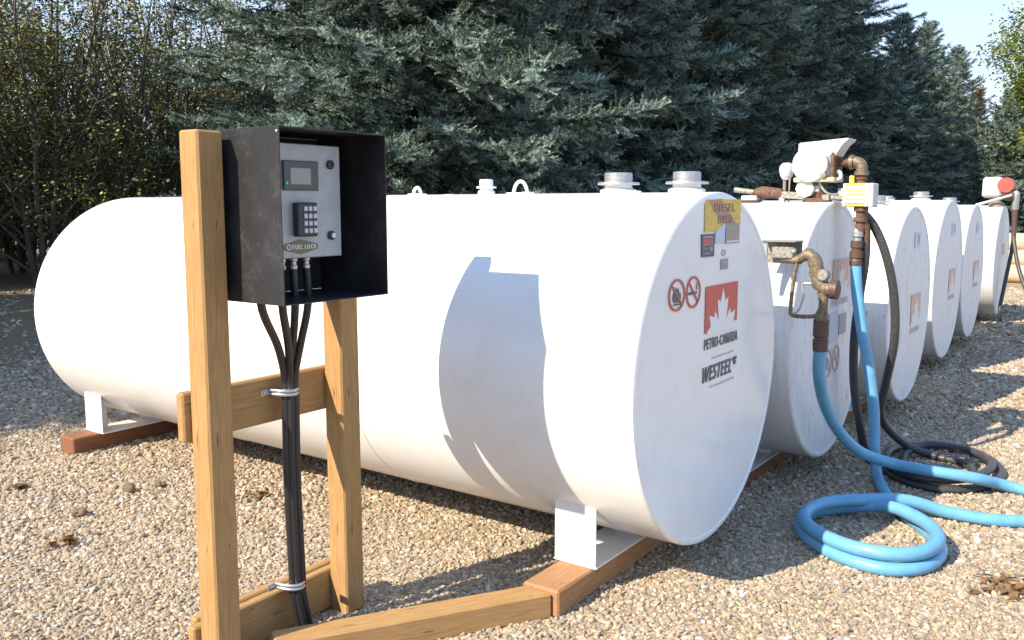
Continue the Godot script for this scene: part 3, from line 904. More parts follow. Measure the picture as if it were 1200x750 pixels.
	# the meter below the elbow
	var f := thing("fuel_meter", "white and yellow slatted meter box hanging from the pump's rusty elbow", "meter", V(-1.358, 1.64, z))
	var fo := V(1.358, -1.64, -z)
	mb = MB.new(); mb.box(V(0.140, 0.136, 0.115), 0.006, T(V(-1.366, 1.712, z) + fo)); build(mb, "meter_body", M.yellow, f)
	mb = MB.new(); mb.box(V(0.030, 0.140, 0.125), 0.006, T(V(-1.282, 1.710, z) + fo)); build(mb, "side_cover", M.pump_white, f)
	for k in 4:
		mb = MB.new(); mb.box(V(0.106, 0.019, 0.012), 0.003, T(V(-1.366, 1.752 - k * 0.0265, z + 0.0585) + fo, Basis(V(1, 0, 0), 0.25))); build(mb, "slat", M.cream, f)
	mb = MB.new(); mb.box(V(0.016, 0.135, 0.012), 0.003, T(V(-1.428, 1.712, z + 0.060) + fo)); mb.box(V(0.016, 0.135, 0.012), 0.003, T(V(-1.304, 1.712, z + 0.060) + fo)); build(mb, "front_frame", M.cream, f)
	mb = MB.new(); mb.box(V(0.028, 0.05, 0.03), 0.004, T(V(-1.398, 1.800, z + 0.02) + fo)); build(mb, "top_lug", M.yellow, f)
	mb = MB.new(); mb.box(V(0.040, 0.048, 0.05), 0.005, T(V(-1.457, 1.728, z) + fo)); build(mb, "junction_box", M.pump_white, f)
	mb = MB.new(); mb.tube(smooth([V(-1.575, 1.785, z + 0.06) + fo, V(-1.55, 1.745, z + 0.06) + fo, V(-1.515, 1.718, z + 0.05) + fo, V(-1.47, 1.718, z + 0.02) + fo], 5), PackedFloat32Array([0.008]), 8); build(mb, "cable", M.galv, f)
	mb = MB.new(); mb.box(V(0.045, 0.035, 0.05), 0.004, T(V(-1.535, 1.698, z + 0.045) + fo)); mb.tube(PackedVector3Array([V(-1.51, 1.698, z + 0.045) + fo, V(-1.432, 1.69, z + 0.03) + fo]), PackedFloat32Array([0.015]), 8); build(mb, "valve", M.oldgrey, f)
	mb = MB.new()
	mb.lathe([Vector2(0.0, 1.645), Vector2(0.042, 1.645), Vector2(0.042, 1.618), Vector2(0.028, 1.612), Vector2(0.028, 1.585), Vector2(0.040, 1.583), Vector2(0.040, 1.556), Vector2(0.028, 1.552), Vector2(0.030, 1.50), Vector2(0, 1.50)], 12, T(V(-1.345, 0, z) + fo))
	mb.tube(smooth([V(-1.335, 1.56, z) + fo, V(-1.318, 1.52, z - 0.02) + fo, V(-1.318, 1.44, z - 0.04) + fo], 4), PackedFloat32Array([0.026]), 10)
	build(mb, "branch_fitting", M.rust, f)
	mb = MB.new()
	mb.lathe([Vector2(0.022, 1.52), Vector2(0.034, 1.50), Vector2(0.034, 1.47), Vector2(0.026, 1.462), Vector2(0.026, 1.44), Vector2(0, 1.44)], 12, T(V(-1.357, 0, z) + fo))
	build(mb, "swivel", M.galv, f)
	mb = MB.new()
	mb.lathe([Vector2(0.0, 1.445), Vector2(0.037, 1.445), Vector2(0.037, 1.405), Vector2(0.030, 1.40), Vector2(0.030, 1.385), Vector2(0.040, 1.38), Vector2(0.040, 1.345), Vector2(0.033, 1.34), Vector2(0.038, 1.325), Vector2(0.038, 1.30), Vector2(0, 1.295)], 12, T(V(-1.358, 0, z) + fo))
	build(mb, "hose_coupling", M.coupling, f)

	# rusty lever lying along the tank top
	var l := thing("pump_lever", "long rusty lever with pipe end lying along the top of the second tank", "lever", V(-1.9, top, z))
	var lo := V(1.9, -top, -z)
	mb = MB.new(); mb.tube(PackedVector3Array([V(-2.10, 1.750, z + 0.06) + lo, V(-1.965, 1.732, z + 0.05) + lo]), PackedFloat32Array([0.017]), 10); build(mb, "pipe_end", M.oldgrey, l)
	mb = MB.new(); mb.tube(smooth([V(-1.985, 1.733, z + 0.05) + lo, V(-1.94, 1.732, z + 0.05) + lo, V(-1.90, 1.732, z + 0.05) + lo, V(-1.80, 1.722, z + 0.05) + lo], 3), PackedFloat32Array([0.018, 0.02, 0.03, 0.034, 0.036, 0.036, 0.036, 0.034, 0.032, 0.028]), 8); build(mb, "grip", M.rust, l)
	mb = MB.new(); mb.box(V(0.17, 0.042, 0.03), 0.004, T(V(-1.735, 1.712, z + 0.055) + lo, Basis(V(0, 0, 1), -0.07))); build(mb, "arm", M.oldgrey, l)
	for x in [-1.775, -1.735]:
		mb = MB.new(); disc(mb, V(x, 1.716, z + 0.073) + lo, 0.007, 0.006, 8); build(mb, "bolt", M.galv, l)
	mb = MB.new(); mb.box(V(0.03, 0.05, 0.03), 0.004, T(V(-1.80, 1.690, z + 0.05) + lo)); build(mb, "support", M.pump_white, l)
	mb = MB.new(); mb.box(V(0.10, 0.05, 0.06), 0.006, T(V(-2.00, 1.688, z + 0.05) + lo)); build(mb, "support", M.pump_white, l)
	mb = MB.new(); mb.box(V(0.13, 0.014, 0.09), 0.004, T(V(-2.0, 1.679, z + 0.06) + lo)); build(mb, "support_plate", M.rust, l)

	# nozzle in its holder on the side of the second tank
	var nz := -4.74
	var shift := V(0.045, 0.013, 0.14)
	var hd := thing("nozzle_holder", "grey metal nozzle holder fixed to the side of the second tank", "holder", V(-1.59, 1.33, nz - 0.05) + shift)
	var hdo := V(1.59, -1.33, -(nz - 0.05))
	mb = MB.new()
	mb.box(V(0.20, 0.008, 0.15), 0.002, T(V(-1.59, 1.452, nz - 0.02) + hdo)); mb.box(V(0.19, 0.12, 0.008), 0.002, T(V(-1.59, 1.390, nz - 0.085) + hdo)); mb.box(V(0.05, 0.05, 0.20), 0.004, T(V(-1.62, 1.385, nz - 0.17) + hdo))
	build(mb, "hood", M.oldgrey, hd)
	mb = MB.new(); mb.prism(PackedVector2Array([Vector2(-1.69, 1.448), Vector2(-1.64, 1.448), Vector2(-1.645, 1.27), Vector2(-1.668, 1.27)]), 0.012, T(V(0, 0, nz + 0.03) + hdo)); build(mb, "side_plate", M.galv, hd)
	mb = MB.new(); mb.box(V(0.115, 0.062, 0.06), 0.006, T(V(-1.565, 1.392, nz + 0.0) + hdo))
	build(mb, "latch_box", M.oldgrey, hd)
	for q in [V(-1.555, 1.392, nz + 0.03), V(-1.505, 1.404, nz + 0.03)]:
		mb = MB.new(); disc(mb, q + hdo + V(0, 0, 0.004), 0.012, 0.012, 10); build(mb, "bolt", M.galv, hd)
	var nn := thing("fuel_nozzle", "brass fuel nozzle with wire hand guard hung between the first two tanks", "nozzle", V(-1.36, 1.06, nz) + shift)
	var no := V(1.36, -1.06, -nz)
	mb = MB.new()
	mb.tube(smooth([V(-1.60, 1.365, nz + 0.002) + no, V(-1.50, 1.355, nz + 0.002) + no, V(-1.44, 1.385, nz + 0.005) + no, V(-1.405, 1.365, nz + 0.01) + no, V(-1.385, 1.30, nz + 0.01) + no, V(-1.375, 1.245, nz + 0.01) + no, V(-1.34, 1.215, nz + 0.01) + no, V(-1.305, 1.213, nz + 0.01) + no], 4), PackedFloat32Array([0.016, 0.016, 0.017, 0.02, 0.026, 0.026, 0.024, 0.028, 0.036, 0.036, 0.030, 0.032, 0.036, 0.038, 0.038, 0.036, 0.044, 0.044, 0.036, 0.036, 0.040, 0.040, 0.032, 0.036]), 14)
	build(mb, "nozzle_body", M.brass, nn)
	mb = MB.new(); mb.lathe([Vector2(0.0, 0.03), Vector2(0.032, 0.03), Vector2(0.050, 0.024), Vector2(0.050, -0.012), Vector2(0.03, -0.02)], 16, T(V(-1.300, 1.212, nz + 0.01) + no, Basis(V(0, 0, 1), -PI / 2))); build(mb, "valve_cap", M.coupling, nn)
	mb = MB.new(); disc(mb, V(-1.348, 1.285, nz + 0.05) + no, 0.03, 0.05, 12); mb.box(V(0.03, 0.05, 0.04), 0.008, T(V(-1.345, 1.27, nz + 0.01) + no)); build(mb, "poppet_cap", M.oldgrey, nn)
	mb = MB.new(); mb.tube(smooth([V(-1.350, 1.195, nz + 0.01) + no, V(-1.348, 1.13, nz + 0.005) + no, V(-1.355, 1.075, nz) + no, V(-1.356, 1.04, nz) + no], 4), PackedFloat32Array([0.034, 0.030, 0.026, 0.024, 0.024, 0.024, 0.026, 0.03, 0.036]), 12); build(mb, "inlet", M.brass, nn)
	mb = MB.new(); mb.tube(smooth([V(-1.49, 1.345, nz + 0.01) + no, V(-1.505, 1.25, nz + 0.01) + no, V(-1.515, 1.10, nz + 0.01) + no, V(-1.505, 1.066, nz + 0.01) + no, V(-1.44, 1.062, nz + 0.01) + no, V(-1.365, 1.070, nz + 0.005) + no], 5), PackedFloat32Array([0.011]), 8); build(mb, "hand_guard", M.brass, nn)
	mb = MB.new(); mb.tube(smooth([V(-1.39, 1.235, nz + 0.01) + no, V(-1.455, 1.232, nz + 0.01) + no, V(-1.45, 1.17, nz + 0.01) + no, V(-1.47, 1.10, nz + 0.01) + no, V(-1.50, 1.07, nz + 0.01) + no], 5), PackedFloat32Array([0.006]), 8); build(mb, "trigger", M.galv, nn)
	mb = MB.new(); mb.lathe([Vector2(0, 1.05), Vector2(0.040, 1.05), Vector2(0.040, 0.965), Vector2(0.034, 0.96), Vector2(0.034, 0.95), Vector2(0.040, 0.945), Vector2(0.038, 0.885), Vector2(0, 0.882)], 14, T(V(-1.356, 0, nz - 0.003) + no)); build(mb, "hose_coupling", M.coupling, nn)

	# blue hose: from the meter down, round the coil, out to the right and back up to the nozzle
	var bp := [V(-1.358, 1.315, -5.420), V(-1.346, 1.152, -5.420), V(-1.306, 0.924, -5.420), V(-1.260, 0.694, -5.440), V(-1.225, 0.432, -5.470), V(-1.212, 0.216, -5.480), V(-1.180, 0.050, -5.440), V(-1.068, 0.034, -5.147), V(-0.929, 0.034, -4.868), V(-0.767, 0.034, -4.650), V(-0.657, 0.034, -4.417), V(-0.675, 0.034, -4.173), V(-0.800, 0.034, -4.035), V(-0.990, 0.034, -4.045), V(-1.180, 0.034, -4.169), V(-1.300, 0.034, -4.357), V(-1.300, 0.036, -4.570), V(-1.166, 0.05, -4.720), V(-0.963, 0.092, -4.735), V(-0.759, 0.100, -4.575), V(-0.660, 0.102, -4.361), V(-0.690, 0.100, -4.160), V(-0.815, 0.100, -4.045), V(-0.998, 0.096, -4.055), V(-1.175, 0.092, -4.168), V(-1.275, 0.096, -4.330), V(-1.248, 0.10, -4.560), V(-1.100, 0.105, -4.718), V(-0.905, 0.10, -4.862), V(-0.714, 0.05, -4.950), V(-0.522, 0.034, -5.002), V(-0.375, 0.034, -5.076), V(-0.10, 0.034, -5.22), V(0.08, 0.034, -5.40), V(0.05, 0.034, -5.57), V(-0.15, 0.034, -5.62), V(-0.430, 0.036, -5.650), V(-0.555, 0.060, -5.608), V(-0.669, 0.115, -5.452), V(-0.904, 0.135, -5.384), V(-1.093, 0.139, -5.400), V(-1.240, 0.225, -5.240), V(-1.320, 0.385, -5.05), V(-1.345, 0.575, -4.85), V(-1.330, 0.765, -4.67), V(-1.311, 0.913, nz + 0.137)]
	mb = MB.new(); mb.tube(smooth(bp, 9), PackedFloat32Array([0.033]), 16)
	tag(build(mb, "fuel_hose", M.blue_hose), "thick light blue hose coiled on the gravel beside the tanks", "hose")
	var kp := [V(-1.318, 1.45, -5.46), V(-1.322, 1.30, -5.47), V(-1.350, 1.093, -5.500), V(-1.378, 0.824, -5.550), V(-1.378, 0.549, -5.600), V(-1.350, 0.299, -5.660), V(-1.330, 0.060, -5.80), V(-1.240, 0.025, -5.72), V(-1.050, 0.025, -5.48), V(-0.836, 0.025, -5.424), V(-0.640, 0.025, -5.602), V(-0.579, 0.025, -5.987), V(-0.736, 0.025, -6.329), V(-1.030, 0.025, -6.396), V(-1.230, 0.03, -6.183), V(-1.187, 0.065, -5.700), V(-1.013, 0.075, -5.450), V(-0.816, 0.075, -5.462), V(-0.670, 0.075, -5.657), V(-0.634, 0.075, -5.952), V(-0.765, 0.075, -6.198), V(-1.023, 0.078, -6.220), V(-1.13, 0.05, -6.04), V(-1.10, 0.028, -5.82), V(-0.97, 0.028, -5.66), V(-0.80, 0.028, -5.68), V(-0.715, 0.028, -5.86), V(-0.80, 0.028, -6.06), V(-0.98, 0.034, -6.11), V(-1.15, 0.10, -6.05), V(-1.260, 0.309, -5.830), V(-1.225, 0.542, -5.750), V(-1.169, 0.831, -5.650), V(-1.172, 1.096, -5.600), V(-1.212, 1.328, -5.550), V(-1.271, 1.494, -5.520), V(-1.325, 1.585, -5.480), V(-1.345, 1.60, -5.44)]
	mb = MB.new(); mb.tube(smooth(kp, 9), PackedFloat32Array([0.026]), 14)
	tag(build(mb, "fuel_hose", M.black_hose), "black rubber hose looping from the meter to a coil on the gravel", "hose")

	# pump on the farthest tank
	var q := thing("fuel_pump", "small red and white fuel pump on the farthest tank", "fuel pump", V(-1.65, 1.654, -14.0))
	var qo := V(1.65, -1.654, 14.0)
	mb = MB.new(); mb.lathe([Vector2(0, 1.63), Vector2(0.10, 1.63), Vector2(0.10, 1.68), Vector2(0.06, 1.70), Vector2(0.06, 1.80), Vector2(0, 1.80)], 14, T(V(-1.66, 0, -14.0) + qo)); build(mb, "base_column", M.oldgrey, q)
	mb = MB.new(); mb.box(V(0.24, 0.28, 0.24), 0.03, T(V(-1.72, 1.905, -14.0) + qo)); build(mb, "pump_body", M.pump_white, q)
	mb = MB.new(); disc(mb, V(-1.55, 1.93, -13.86) + qo, 0.105, 0.26, 20); build(mb, "motor", M.faded_motor, q)
	mb = MB.new(); mb.box(V(0.12, 0.16, 0.14), 0.02, T(V(-1.50, 1.80, -13.96) + qo)); build(mb, "meter", M.brass, q)
	mb = MB.new(); mb.tube(smooth([V(-1.52, 1.80, -13.95) + qo, V(-1.43, 1.82, -13.95) + qo, V(-1.425, 1.77, -13.95) + qo, V(-1.43, 1.60, -13.97) + qo], 4), PackedFloat32Array([0.045]), 10); mb.tube(PackedVector3Array([V(-1.47, 1.79, -13.85) + qo, V(-1.90, 1.66, -13.85) + qo]), PackedFloat32Array([0.02]), 8); build(mb, "outlet_pipe", M.galv, q)
	mb = MB.new(); mb.tube(PackedVector3Array([V(-1.43, 1.62, -13.97) + qo, V(-1.42, 1.2, -13.97) + qo]), PackedFloat32Array([0.04, 0.03]), 10); build(mb, "nozzle", M.coupling, q)
	mb = MB.new(); mb.tube(smooth([V(-1.431, 1.64, -13.97), V(-1.427, 1.133, -14.000), V(-1.476, 0.602, -13.900), V(-1.495, 0.228, -13.700), V(-1.46, 0.03, -13.80), V(-1.206, 0.03, -13.840), V(-0.8, 0.03, -13.8), V(-0.7, 0.03, -13.5), V(-0.95, 0.12, -13.45), V(-1.15, 0.42, -13.65), V(-1.31, 0.78, -13.80), V(-1.39, 1.08, -13.90), V(-1.42, 1.22, -13.96)], 6), PackedFloat32Array([0.026]), 10)
	tag(build(mb, "fuel_hose", M.black_hose), "thin dark hose hanging from the pump on the farthest tank", "hose")

# ---------------------------------------------------------------- gravel
func stone_mesh(seed_: int) -> ArrayMesh:
	var r := RandomNumberGenerator.new()
	r.seed = seed_
	var f := FastNoiseLite.new()
	f.seed = seed_
	f.frequency = 0.9
	var g := (1.0 + sqrt(5.0)) / 2.0
	var p: Array[Vector3] = []
	for q in [[-1, g, 0], [1, g, 0], [-1, -g, 0], [1, -g, 0], [0, -1, g], [0, 1, g], [0, -1, -g], [0, 1, -g], [g, 0, -1], [g, 0, 1], [-g, 0, -1], [-g, 0, 1]]:
		p.push_back(V(q[0], q[1], q[2]).normalized())
	var fc := [[0, 11, 5], [0, 5, 1], [0, 1, 7], [0, 7, 10], [0, 10, 11], [1, 5, 9], [5, 11, 4], [11, 10, 2], [10, 7, 6], [7, 1, 8], [3, 9, 4], [3, 4, 2], [3, 2, 6], [3, 6, 8], [3, 8, 9], [4, 9, 5], [2, 4, 11], [6, 2, 10], [8, 6, 7], [9, 8, 1]]
	var mb := MB.new()
	var w := func(a: Vector3) -> Vector3:
		var u := a.normalized()
		# knock a few flat facets into the ball
		var k := 1.0 + f.get_noise_3dv(u * 1.3) * 0.35
		for d in [V(0.9, 0.3, 0.2), V(-0.5, 0.7, 0.4), V(0.1, -0.4, 0.9), V(-0.3, 0.2, -0.9), V(0.3, 0.9, -0.3)]:
			var e: float = u.dot(d.normalized())
			if e > 0.72:
				k = minf(k, 0.76 / e)
		return u * k
	for t in fc:
		var a := p[t[0]]
		var b := p[t[1]]
		var c := p[t[2]]
		var ab := (a + b) / 2
		var bc := (b + c) / 2
		var ca := (c + a) / 2
		for s in [[a, ab, ca], [ab, b, bc], [ca, bc, c], [ab, bc, ca]]:
			var q0: Vector3 = w.call(s[0])
			var q1: Vector3 = w.call(s[1])
			var q2: Vector3 = w.call(s[2])
			var fl := (q1 - q0).cross(q2 - q0).normalized()
			if fl.dot(q0) < 0: fl = -fl
			mb.tri(q0, q1, q2, (fl + q0.normalized() * 0.5).normalized(), (fl + q1.normalized() * 0.5).normalized(), (fl + q2.normalized() * 0.5).normalized())
	return mb.mesh()

func make_ground() -> void:
	var mb := MB.new()
	mb.flatq(V(-400, 0, -400), V(400, 0, -400), V(400, 0, 400), V(-400, 0, 400), Vector3.UP)
	tag(build(mb, "ground", M.ground), "sandy ground under the gravel", "", "", "structure")
	# leaf mould under the trees
	mb = MB.new()
	var edge := PackedVector2Array()
	var er := RandomNumberGenerator.new()
	er.seed = 12
	for k in 30:
		edge.push_back(Vector2(-8.1 + er.randf_range(-0.5, 0.5), 6.0 - k * 2.2))
	edge.push_back(Vector2(-120, -60)); edge.push_back(Vector2(-120, 8))
	for q in Geometry2D.triangulate_polygon(edge):
		mb.v.push_back(V(edge[q].x, 0.004, edge[q].y)); mb.n.push_back(Vector3.UP); mb.c.push_back(Color.WHITE)
	tag(build(mb, "leaf_litter", M.litter), "brown leaf litter under the trees", "", "", "structure")
	var mm := MultiMesh.new()
	mm.transform_format = MultiMesh.TRANSFORM_3D
	mm.use_colors = true
	mm.mesh = stone_mesh(3)
	var r := RandomNumberGenerator.new()
	r.seed = 77
	var tr: Array[Transform3D] = []
	var cs: Array[Color] = []
	var tones := [Color(0.46, 0.37, 0.25), Color(0.52, 0.425, 0.295), Color(0.38, 0.295, 0.20), Color(0.41, 0.355, 0.28), Color(0.53, 0.46, 0.35), Color(0.43, 0.315, 0.205), Color(0.30, 0.245, 0.185), Color(0.47, 0.36, 0.25)]
	# [min distance, max distance, stones per square metre, stone radius]
	var patchy := FastNoiseLite.new()
	patchy.seed = 6
	patchy.frequency = 0.5
	for band in [[1.6, 4.6, 6200, 0.0086], [4.6, 7.5, 4000, 0.0107], [7.5, 12.0, 1450, 0.0168], [12.0, 20.0, 360, 0.029]]:
		var ar: float = (band[1] * band[1] - band[0] * band[0]) * 0.5 * 1.66
		for k in int(ar * band[2]):
			var d := sqrt(lerpf(band[0] * band[0], band[1] * band[1], r.randf()))
			var a := deg_to_rad(35.5) + r.randf_range(-0.80, 0.86)
			var x := -sin(a) * d
			var z := -cos(a) * d
			var sc: float = band[3] * r.randf_range(0.62, 1.35) * (1.45 if r.randf() < 0.06 else 1.0)
			# none inside the tanks' deep shade middle where nothing shows
			if x < -2.6 and z < -4.9 and z > -15.0 and x > -5.4:
				continue
			if x < -6.9 and r.randf() < clampf((-6.9 - x) * 0.28, 0.0, 0.94):
				continue
			var b := Basis.from_euler(V(r.randfn() * 0.55, r.randf() * TAU, r.randfn() * 0.55)) * Basis.from_scale(V(sc * r.randf_range(0.9, 1.65), sc * r.randf_range(0.5, 0.85), sc * r.randf_range(0.85, 1.15)))
			var pn := patchy.get_noise_2d(x * 2.0, z * 2.0)
			tr.push_back(Transform3D(b, V(x, sc * r.randf_range(0.02, 0.6) - 0.003 + maxf(pn, 0) * 0.004, z)))
			var c: Color = tones[r.randi() % tones.size()]
			if r.randf() < 0.05:
				c = Color(0.66, 0.61, 0.53)
			cs.push_back(c * r.randf_range(0.60, 0.97))
	mm.instance_count = tr.size()
	for k in tr.size():
		mm.set_instance_transform(k, tr[k])
		mm.set_instance_color(k, cs[k])
	print("pebbles ", tr.size())
	var o := MultiMeshInstance3D.new()
	o.multimesh = mm
	o.material_override = M.pebble
	o.name = "gravel"
	add_child(o)
	tag(o, "pale tan pebbles of the gravel yard", "gravel", "", "stuff")

	# clods and dry leaves lying on the gravel
	var spots := [[-4.65, -2.72, 0.05, 0, "dark earth clod, the larger of two lying left of the wooden stand"], [-4.59, -2.86, 0.034, 0, "small dark earth clod just behind the larger one"], [-4.49, -2.32, 0.042, 0, "grey-brown earth clod lying alone on the left gravel"], [-4.16, -2.08, 0.055, 1, "orange-brown clump of dry leaves on the gravel at left"], [-3.95, -3.08, 0.04, 1, "reddish dry leaves on the gravel behind the left post"], [-5.22, -2.37, 0.035, 1, "yellowish dry leaf clump on the far left gravel"], [-0.35, -4.2, 0.12, 1, "flat brown patch of dry needles right of the blue coil"]]
	for s in spots:
		mb = MB.new()
		var rr := RandomNumberGenerator.new()
		rr.seed = int(s[0] * 1000.0) + 9000
		if s[3] == 0:
			for k in 7:
				var q: float = s[2] * rr.randf_range(0.3, 0.7)
				var cc := V(rr.randf_range(-1, 1) * s[2] * 0.6, q * 0.6, rr.randf_range(-1, 1) * s[2] * 0.6)
				var sm := []
				for e in 7:
					var ang := PI * e / 6.0
					sm.push_back(Vector2(sin(ang) * q * rr.randf_range(0.8, 1.15), -cos(ang) * q * 0.8))
				sm[0].x = 0.0; sm[6].x = 0.0
				mb.lathe(sm, 8, T(cc))
			tag(build(mb, "earth_clod", M.litter, null, T(V(s[0], 0.012, s[1]))), s[4], "clod", "clods on the gravel")
		else:
			for k in (90 if s[2] > 0.1 else 34):
				var b := Basis.from_euler(V(rr.randf_range(-0.7, 0.7), rr.randf() * TAU, rr.randf_range(-0.7, 0.7)))
				var l := rr.randf_range(0.018, 0.034)
				var flatness := 0.25 if s[2] > 0.1 else 0.7
				var at := V(rr.randfn() * s[2] * 0.5, 0.016 + rr.randf() * 0.5 * s[2] * flatness, rr.randfn() * s[2] * 0.5)
				mb.col = [Color(0.22, 0.12, 0.045), Color(0.14, 0.075, 0.03), Color(0.28, 0.18, 0.07)][rr.randi() % 3]
				mb.flatq(at + b * V(-l, 0, 0), at + b * V(0, 0.004, l * 0.5), at + b * V(l, 0, 0), at + b * V(0, 0.004, -l * 0.5), Vector3.UP)
			tag(build(mb, "dry_leaf_clump", M.leaf, null, T(V(s[0], 0.0, s[1]))), s[4], "leaves", "" if s[2] > 0.1 else "dry leaves on the gravel", "stuff" if s[2] > 0.1 else "")

# ---------------------------------------------------------------- spruces
func spruce_branch(ln: float, seed_: int, fresh: float) -> ArrayMesh:
	var r := RandomNumberGenerator.new()
	r.seed = seed_
	var mb := MB.new()
	mb.col = Color(0.035, 0.028, 0.023)
	var axis := []
	for k in 9:
		var t := k / 8.0
		axis.push_back(V(ln * t, ln * (-0.10 * sin(t * 2.2) + 0.10 * t * t), ln * 0.03 * sin(t * 5.0 + seed_)))
	var ap := smooth(axis, 4)
	var rad := PackedFloat32Array()
	for k in ap.size():
		rad.push_back(lerpf(0.020 * ln / 2.0 + 0.004, 0.004, float(k) / ap.size()))
	mb.tube(ap, rad, 5, false)
	var at := func(t: float) -> Vector3:
		var q: float = clampf(t, 0, 0.999) * (ap.size() - 1)
		return ap[int(q)].lerp(ap[int(q) + 1], q - int(q))
	# one shoot, thickly covered with needles
	var shoot := func(p0: Vector3, dir: Vector3, l: float, tone: Color) -> void:
		var d := dir.normalized()
		var u := d.cross(V(0.3, 1, 0.2)).normalized()
		var w := d.cross(u)
		var nn := int(l / 0.0036)
		for k in nn:
			var t := (k + r.randf()) / nn
			var a := r.randf() * TAU
			var side := u * cos(a) + w * sin(a)
			var nd := (side * (1.0 - 0.55 * t * t) + d * (0.45 + 0.5 * t * t) + Vector3.UP * 0.12).normalized()
			var b := p0 + d * (l * t)
			var lnn := r.randf_range(0.027, 0.038)
			var wd := nd.cross(d + V(r.randf() - 0.5, r.randf() - 0.5, r.randf() - 0.5)).normalized() * 0.0070
			mb.col = tone * r.randf_range(0.85, 1.15)
			mb.flatt(b - wd, b + wd, b + nd * lnn, side)
	var step := 0.060
	var x := ln * (0.34 if ln > 1.5 else 0.12)
	var s := 1.0
	while x < ln:
		var t := x / ln
		var p0: Vector3 = at.call(t)
		s = -s
		var tl := clampf(0.42 * (ln - x) + 0.12, 0.12, 0.48) * r.randf_range(0.6, 1.2)
		var dir := V(r.randf_range(0.55, 0.95), r.randf_range(-0.80, 0.22), s * r.randf_range(0.45, 0.9)).normalized()
		var base := Color(0.052, 0.086, 0.060).lerp(Color(0.330, 0.425, 0.360), (r.randf_range(0.6, 1.0) if r.randf() < 0.58 * fresh else r.randf_range(0.0, 0.18)))
		var q := 0.03
		var e := 1.0
		mb.col = Color(0.05, 0.04, 0.03)
		var endp := p0 + dir * tl + V(0, 0.16 * tl, 0)
		mb.tube(PackedVector3Array([p0, endp]), PackedFloat32Array([0.004, 0.002]), 3, false)
		while q < tl:
			var pp := p0.lerp(endp, q / tl)
			e = -e
			var sd := dir.rotated(Vector3.UP, e * r.randf_range(0.45, 0.95)) + V(0, r.randf_range(0.0, 0.95), 0)
			shoot.call(pp, sd, minf(r.randf_range(0.11, 0.17), (tl - q) * 0.8 + 0.10), base * r.randf_range(0.85, 1.15))
			q += 0.056
		shoot.call(p0.lerp(endp, 0.25), endp - p0, tl * 0.80, base)
		for j in 2:
			shoot.call(at.call(t + j * 0.5 * step / ln), V(0.75, r.randf_range(0.25, 0.75), s * r.randf_range(-0.4, 0.6)), r.randf_range(0.10, 0.17), base)
		if r.randf() < 0.4:
			shoot.call(p0, V(0.5, -0.8, s * 0.3), r.randf_range(0.10, 0.22), base * 0.9)
		x += step
	return mb.mesh()

var branch_big: Array[ArrayMesh] = []
var branch_small: Array[ArrayMesh] = []

func spruce(label: String, at: Vector3, h: float, rad: float, seed_: int, tint := Color(1, 1, 1), low := 0.25) -> void:
	var r := RandomNumberGenerator.new()
	r.seed = seed_
	var t := thing("spruce_tree", label, "spruce tree", at, "spruce trees behind the tanks", r.randf() * TAU)
	var mb := MB.new()
	var pts := PackedVector3Array()
	var rr := PackedFloat32Array()
	for k in 13:
		var q := k / 12.0
		pts.push_back(V(sin(q * 5.0 + seed_) * 0.04, -0.1 + (h - 0.1) * q, cos(q * 4.0) * 0.04))
		rr.push_back(lerpf(0.022 * h / 1.3, 0.012, pow(q, 0.9)))
	mb.tube(pts, rr, 10)
	build(mb, "trunk", M.bark, t)
	var lists := [[], [], [], []]
	var y := low
	while y < h - 0.15:
		var q := y / h
		var bl := rad * pow(1.0 - q, 0.82) * (0.82 + 0.18 * minf(1.0, q * 8.0)) + 0.16
		var cnt := 7 if q < 0.5 else 6
		var a0 := r.randf() * TAU
		for k in cnt:
			var a := a0 + TAU * k / cnt + r.randf_range(-0.22, 0.22)
			var l := bl * r.randf_range(0.58, 1.15)
			var pitch := lerpf(-0.30, 0.62, pow(q, 1.5)) + r.randf_range(-0.12, 0.12)
			var b := Basis(Vector3.UP, a) * Basis(V(0, 0, 1), pitch) * Basis(V(1, 0, 0), r.randf_range(-0.25, 0.25))
			var which := r.randi() % 2
			var nat := 2.6
			if l < 1.3:
				which += 2
				nat = 1.0
			var sc := l / nat
			lists[which].push_back(Transform3D(b * Basis.from_scale(V(sc, clampf(sc, 0.75, 1.3), clampf(sc, 0.7, 1.25))), V(0, y + r.randf_range(-0.1, 0.1), 0)))
			for inner in (2 if q < 0.72 else 0):      # shorter inner boughs
				var li := maxf(l * r.randf_range(0.35, 0.6), 0.3)
				var w2 := r.randi() % 2 + (2 if li < 1.3 else 0)
				var s2 := li / (1.0 if li < 1.3 else 2.6)
				lists[w2].push_back(Transform3D(Basis(Vector3.UP, a + r.randf_range(-0.5, 0.5)) * Basis(V(0, 0, 1), pitch + r.randf_range(-0.3, 0.5)) * Basis(V(1, 0, 0), r.randf_range(-0.5, 0.5)) * Basis.from_scale(V(s2, clampf(s2, 0.75, 1.3), clampf(s2, 0.7, 1.25))), V(0, y + r.randf_range(0.0, 0.3), 0)))
		y += lerpf(0.46, 0.22, q)
	for k in 4:
		if lists[k].is_empty():
			continue
		var mm := MultiMesh.new()
		mm.transform_format = MultiMesh.TRANSFORM_3D
		mm.use_colors = true
		mm.mesh = branch_big[k] if k < 2 else branch_small[k - 2]
		mm.instance_count = lists[k].size()
		for i in lists[k].size():
			mm.set_instance_transform(i, lists[k][i])
			mm.set_instance_color(i, tint * r.randf_range(0.66, 1.3))
		var o := MultiMeshInstance3D.new()
		o.multimesh = mm
		o.material_override = M.needle
		o.name = "crown"
		o.set_meta("kind", "stuff")
		t.add_child(o, true)

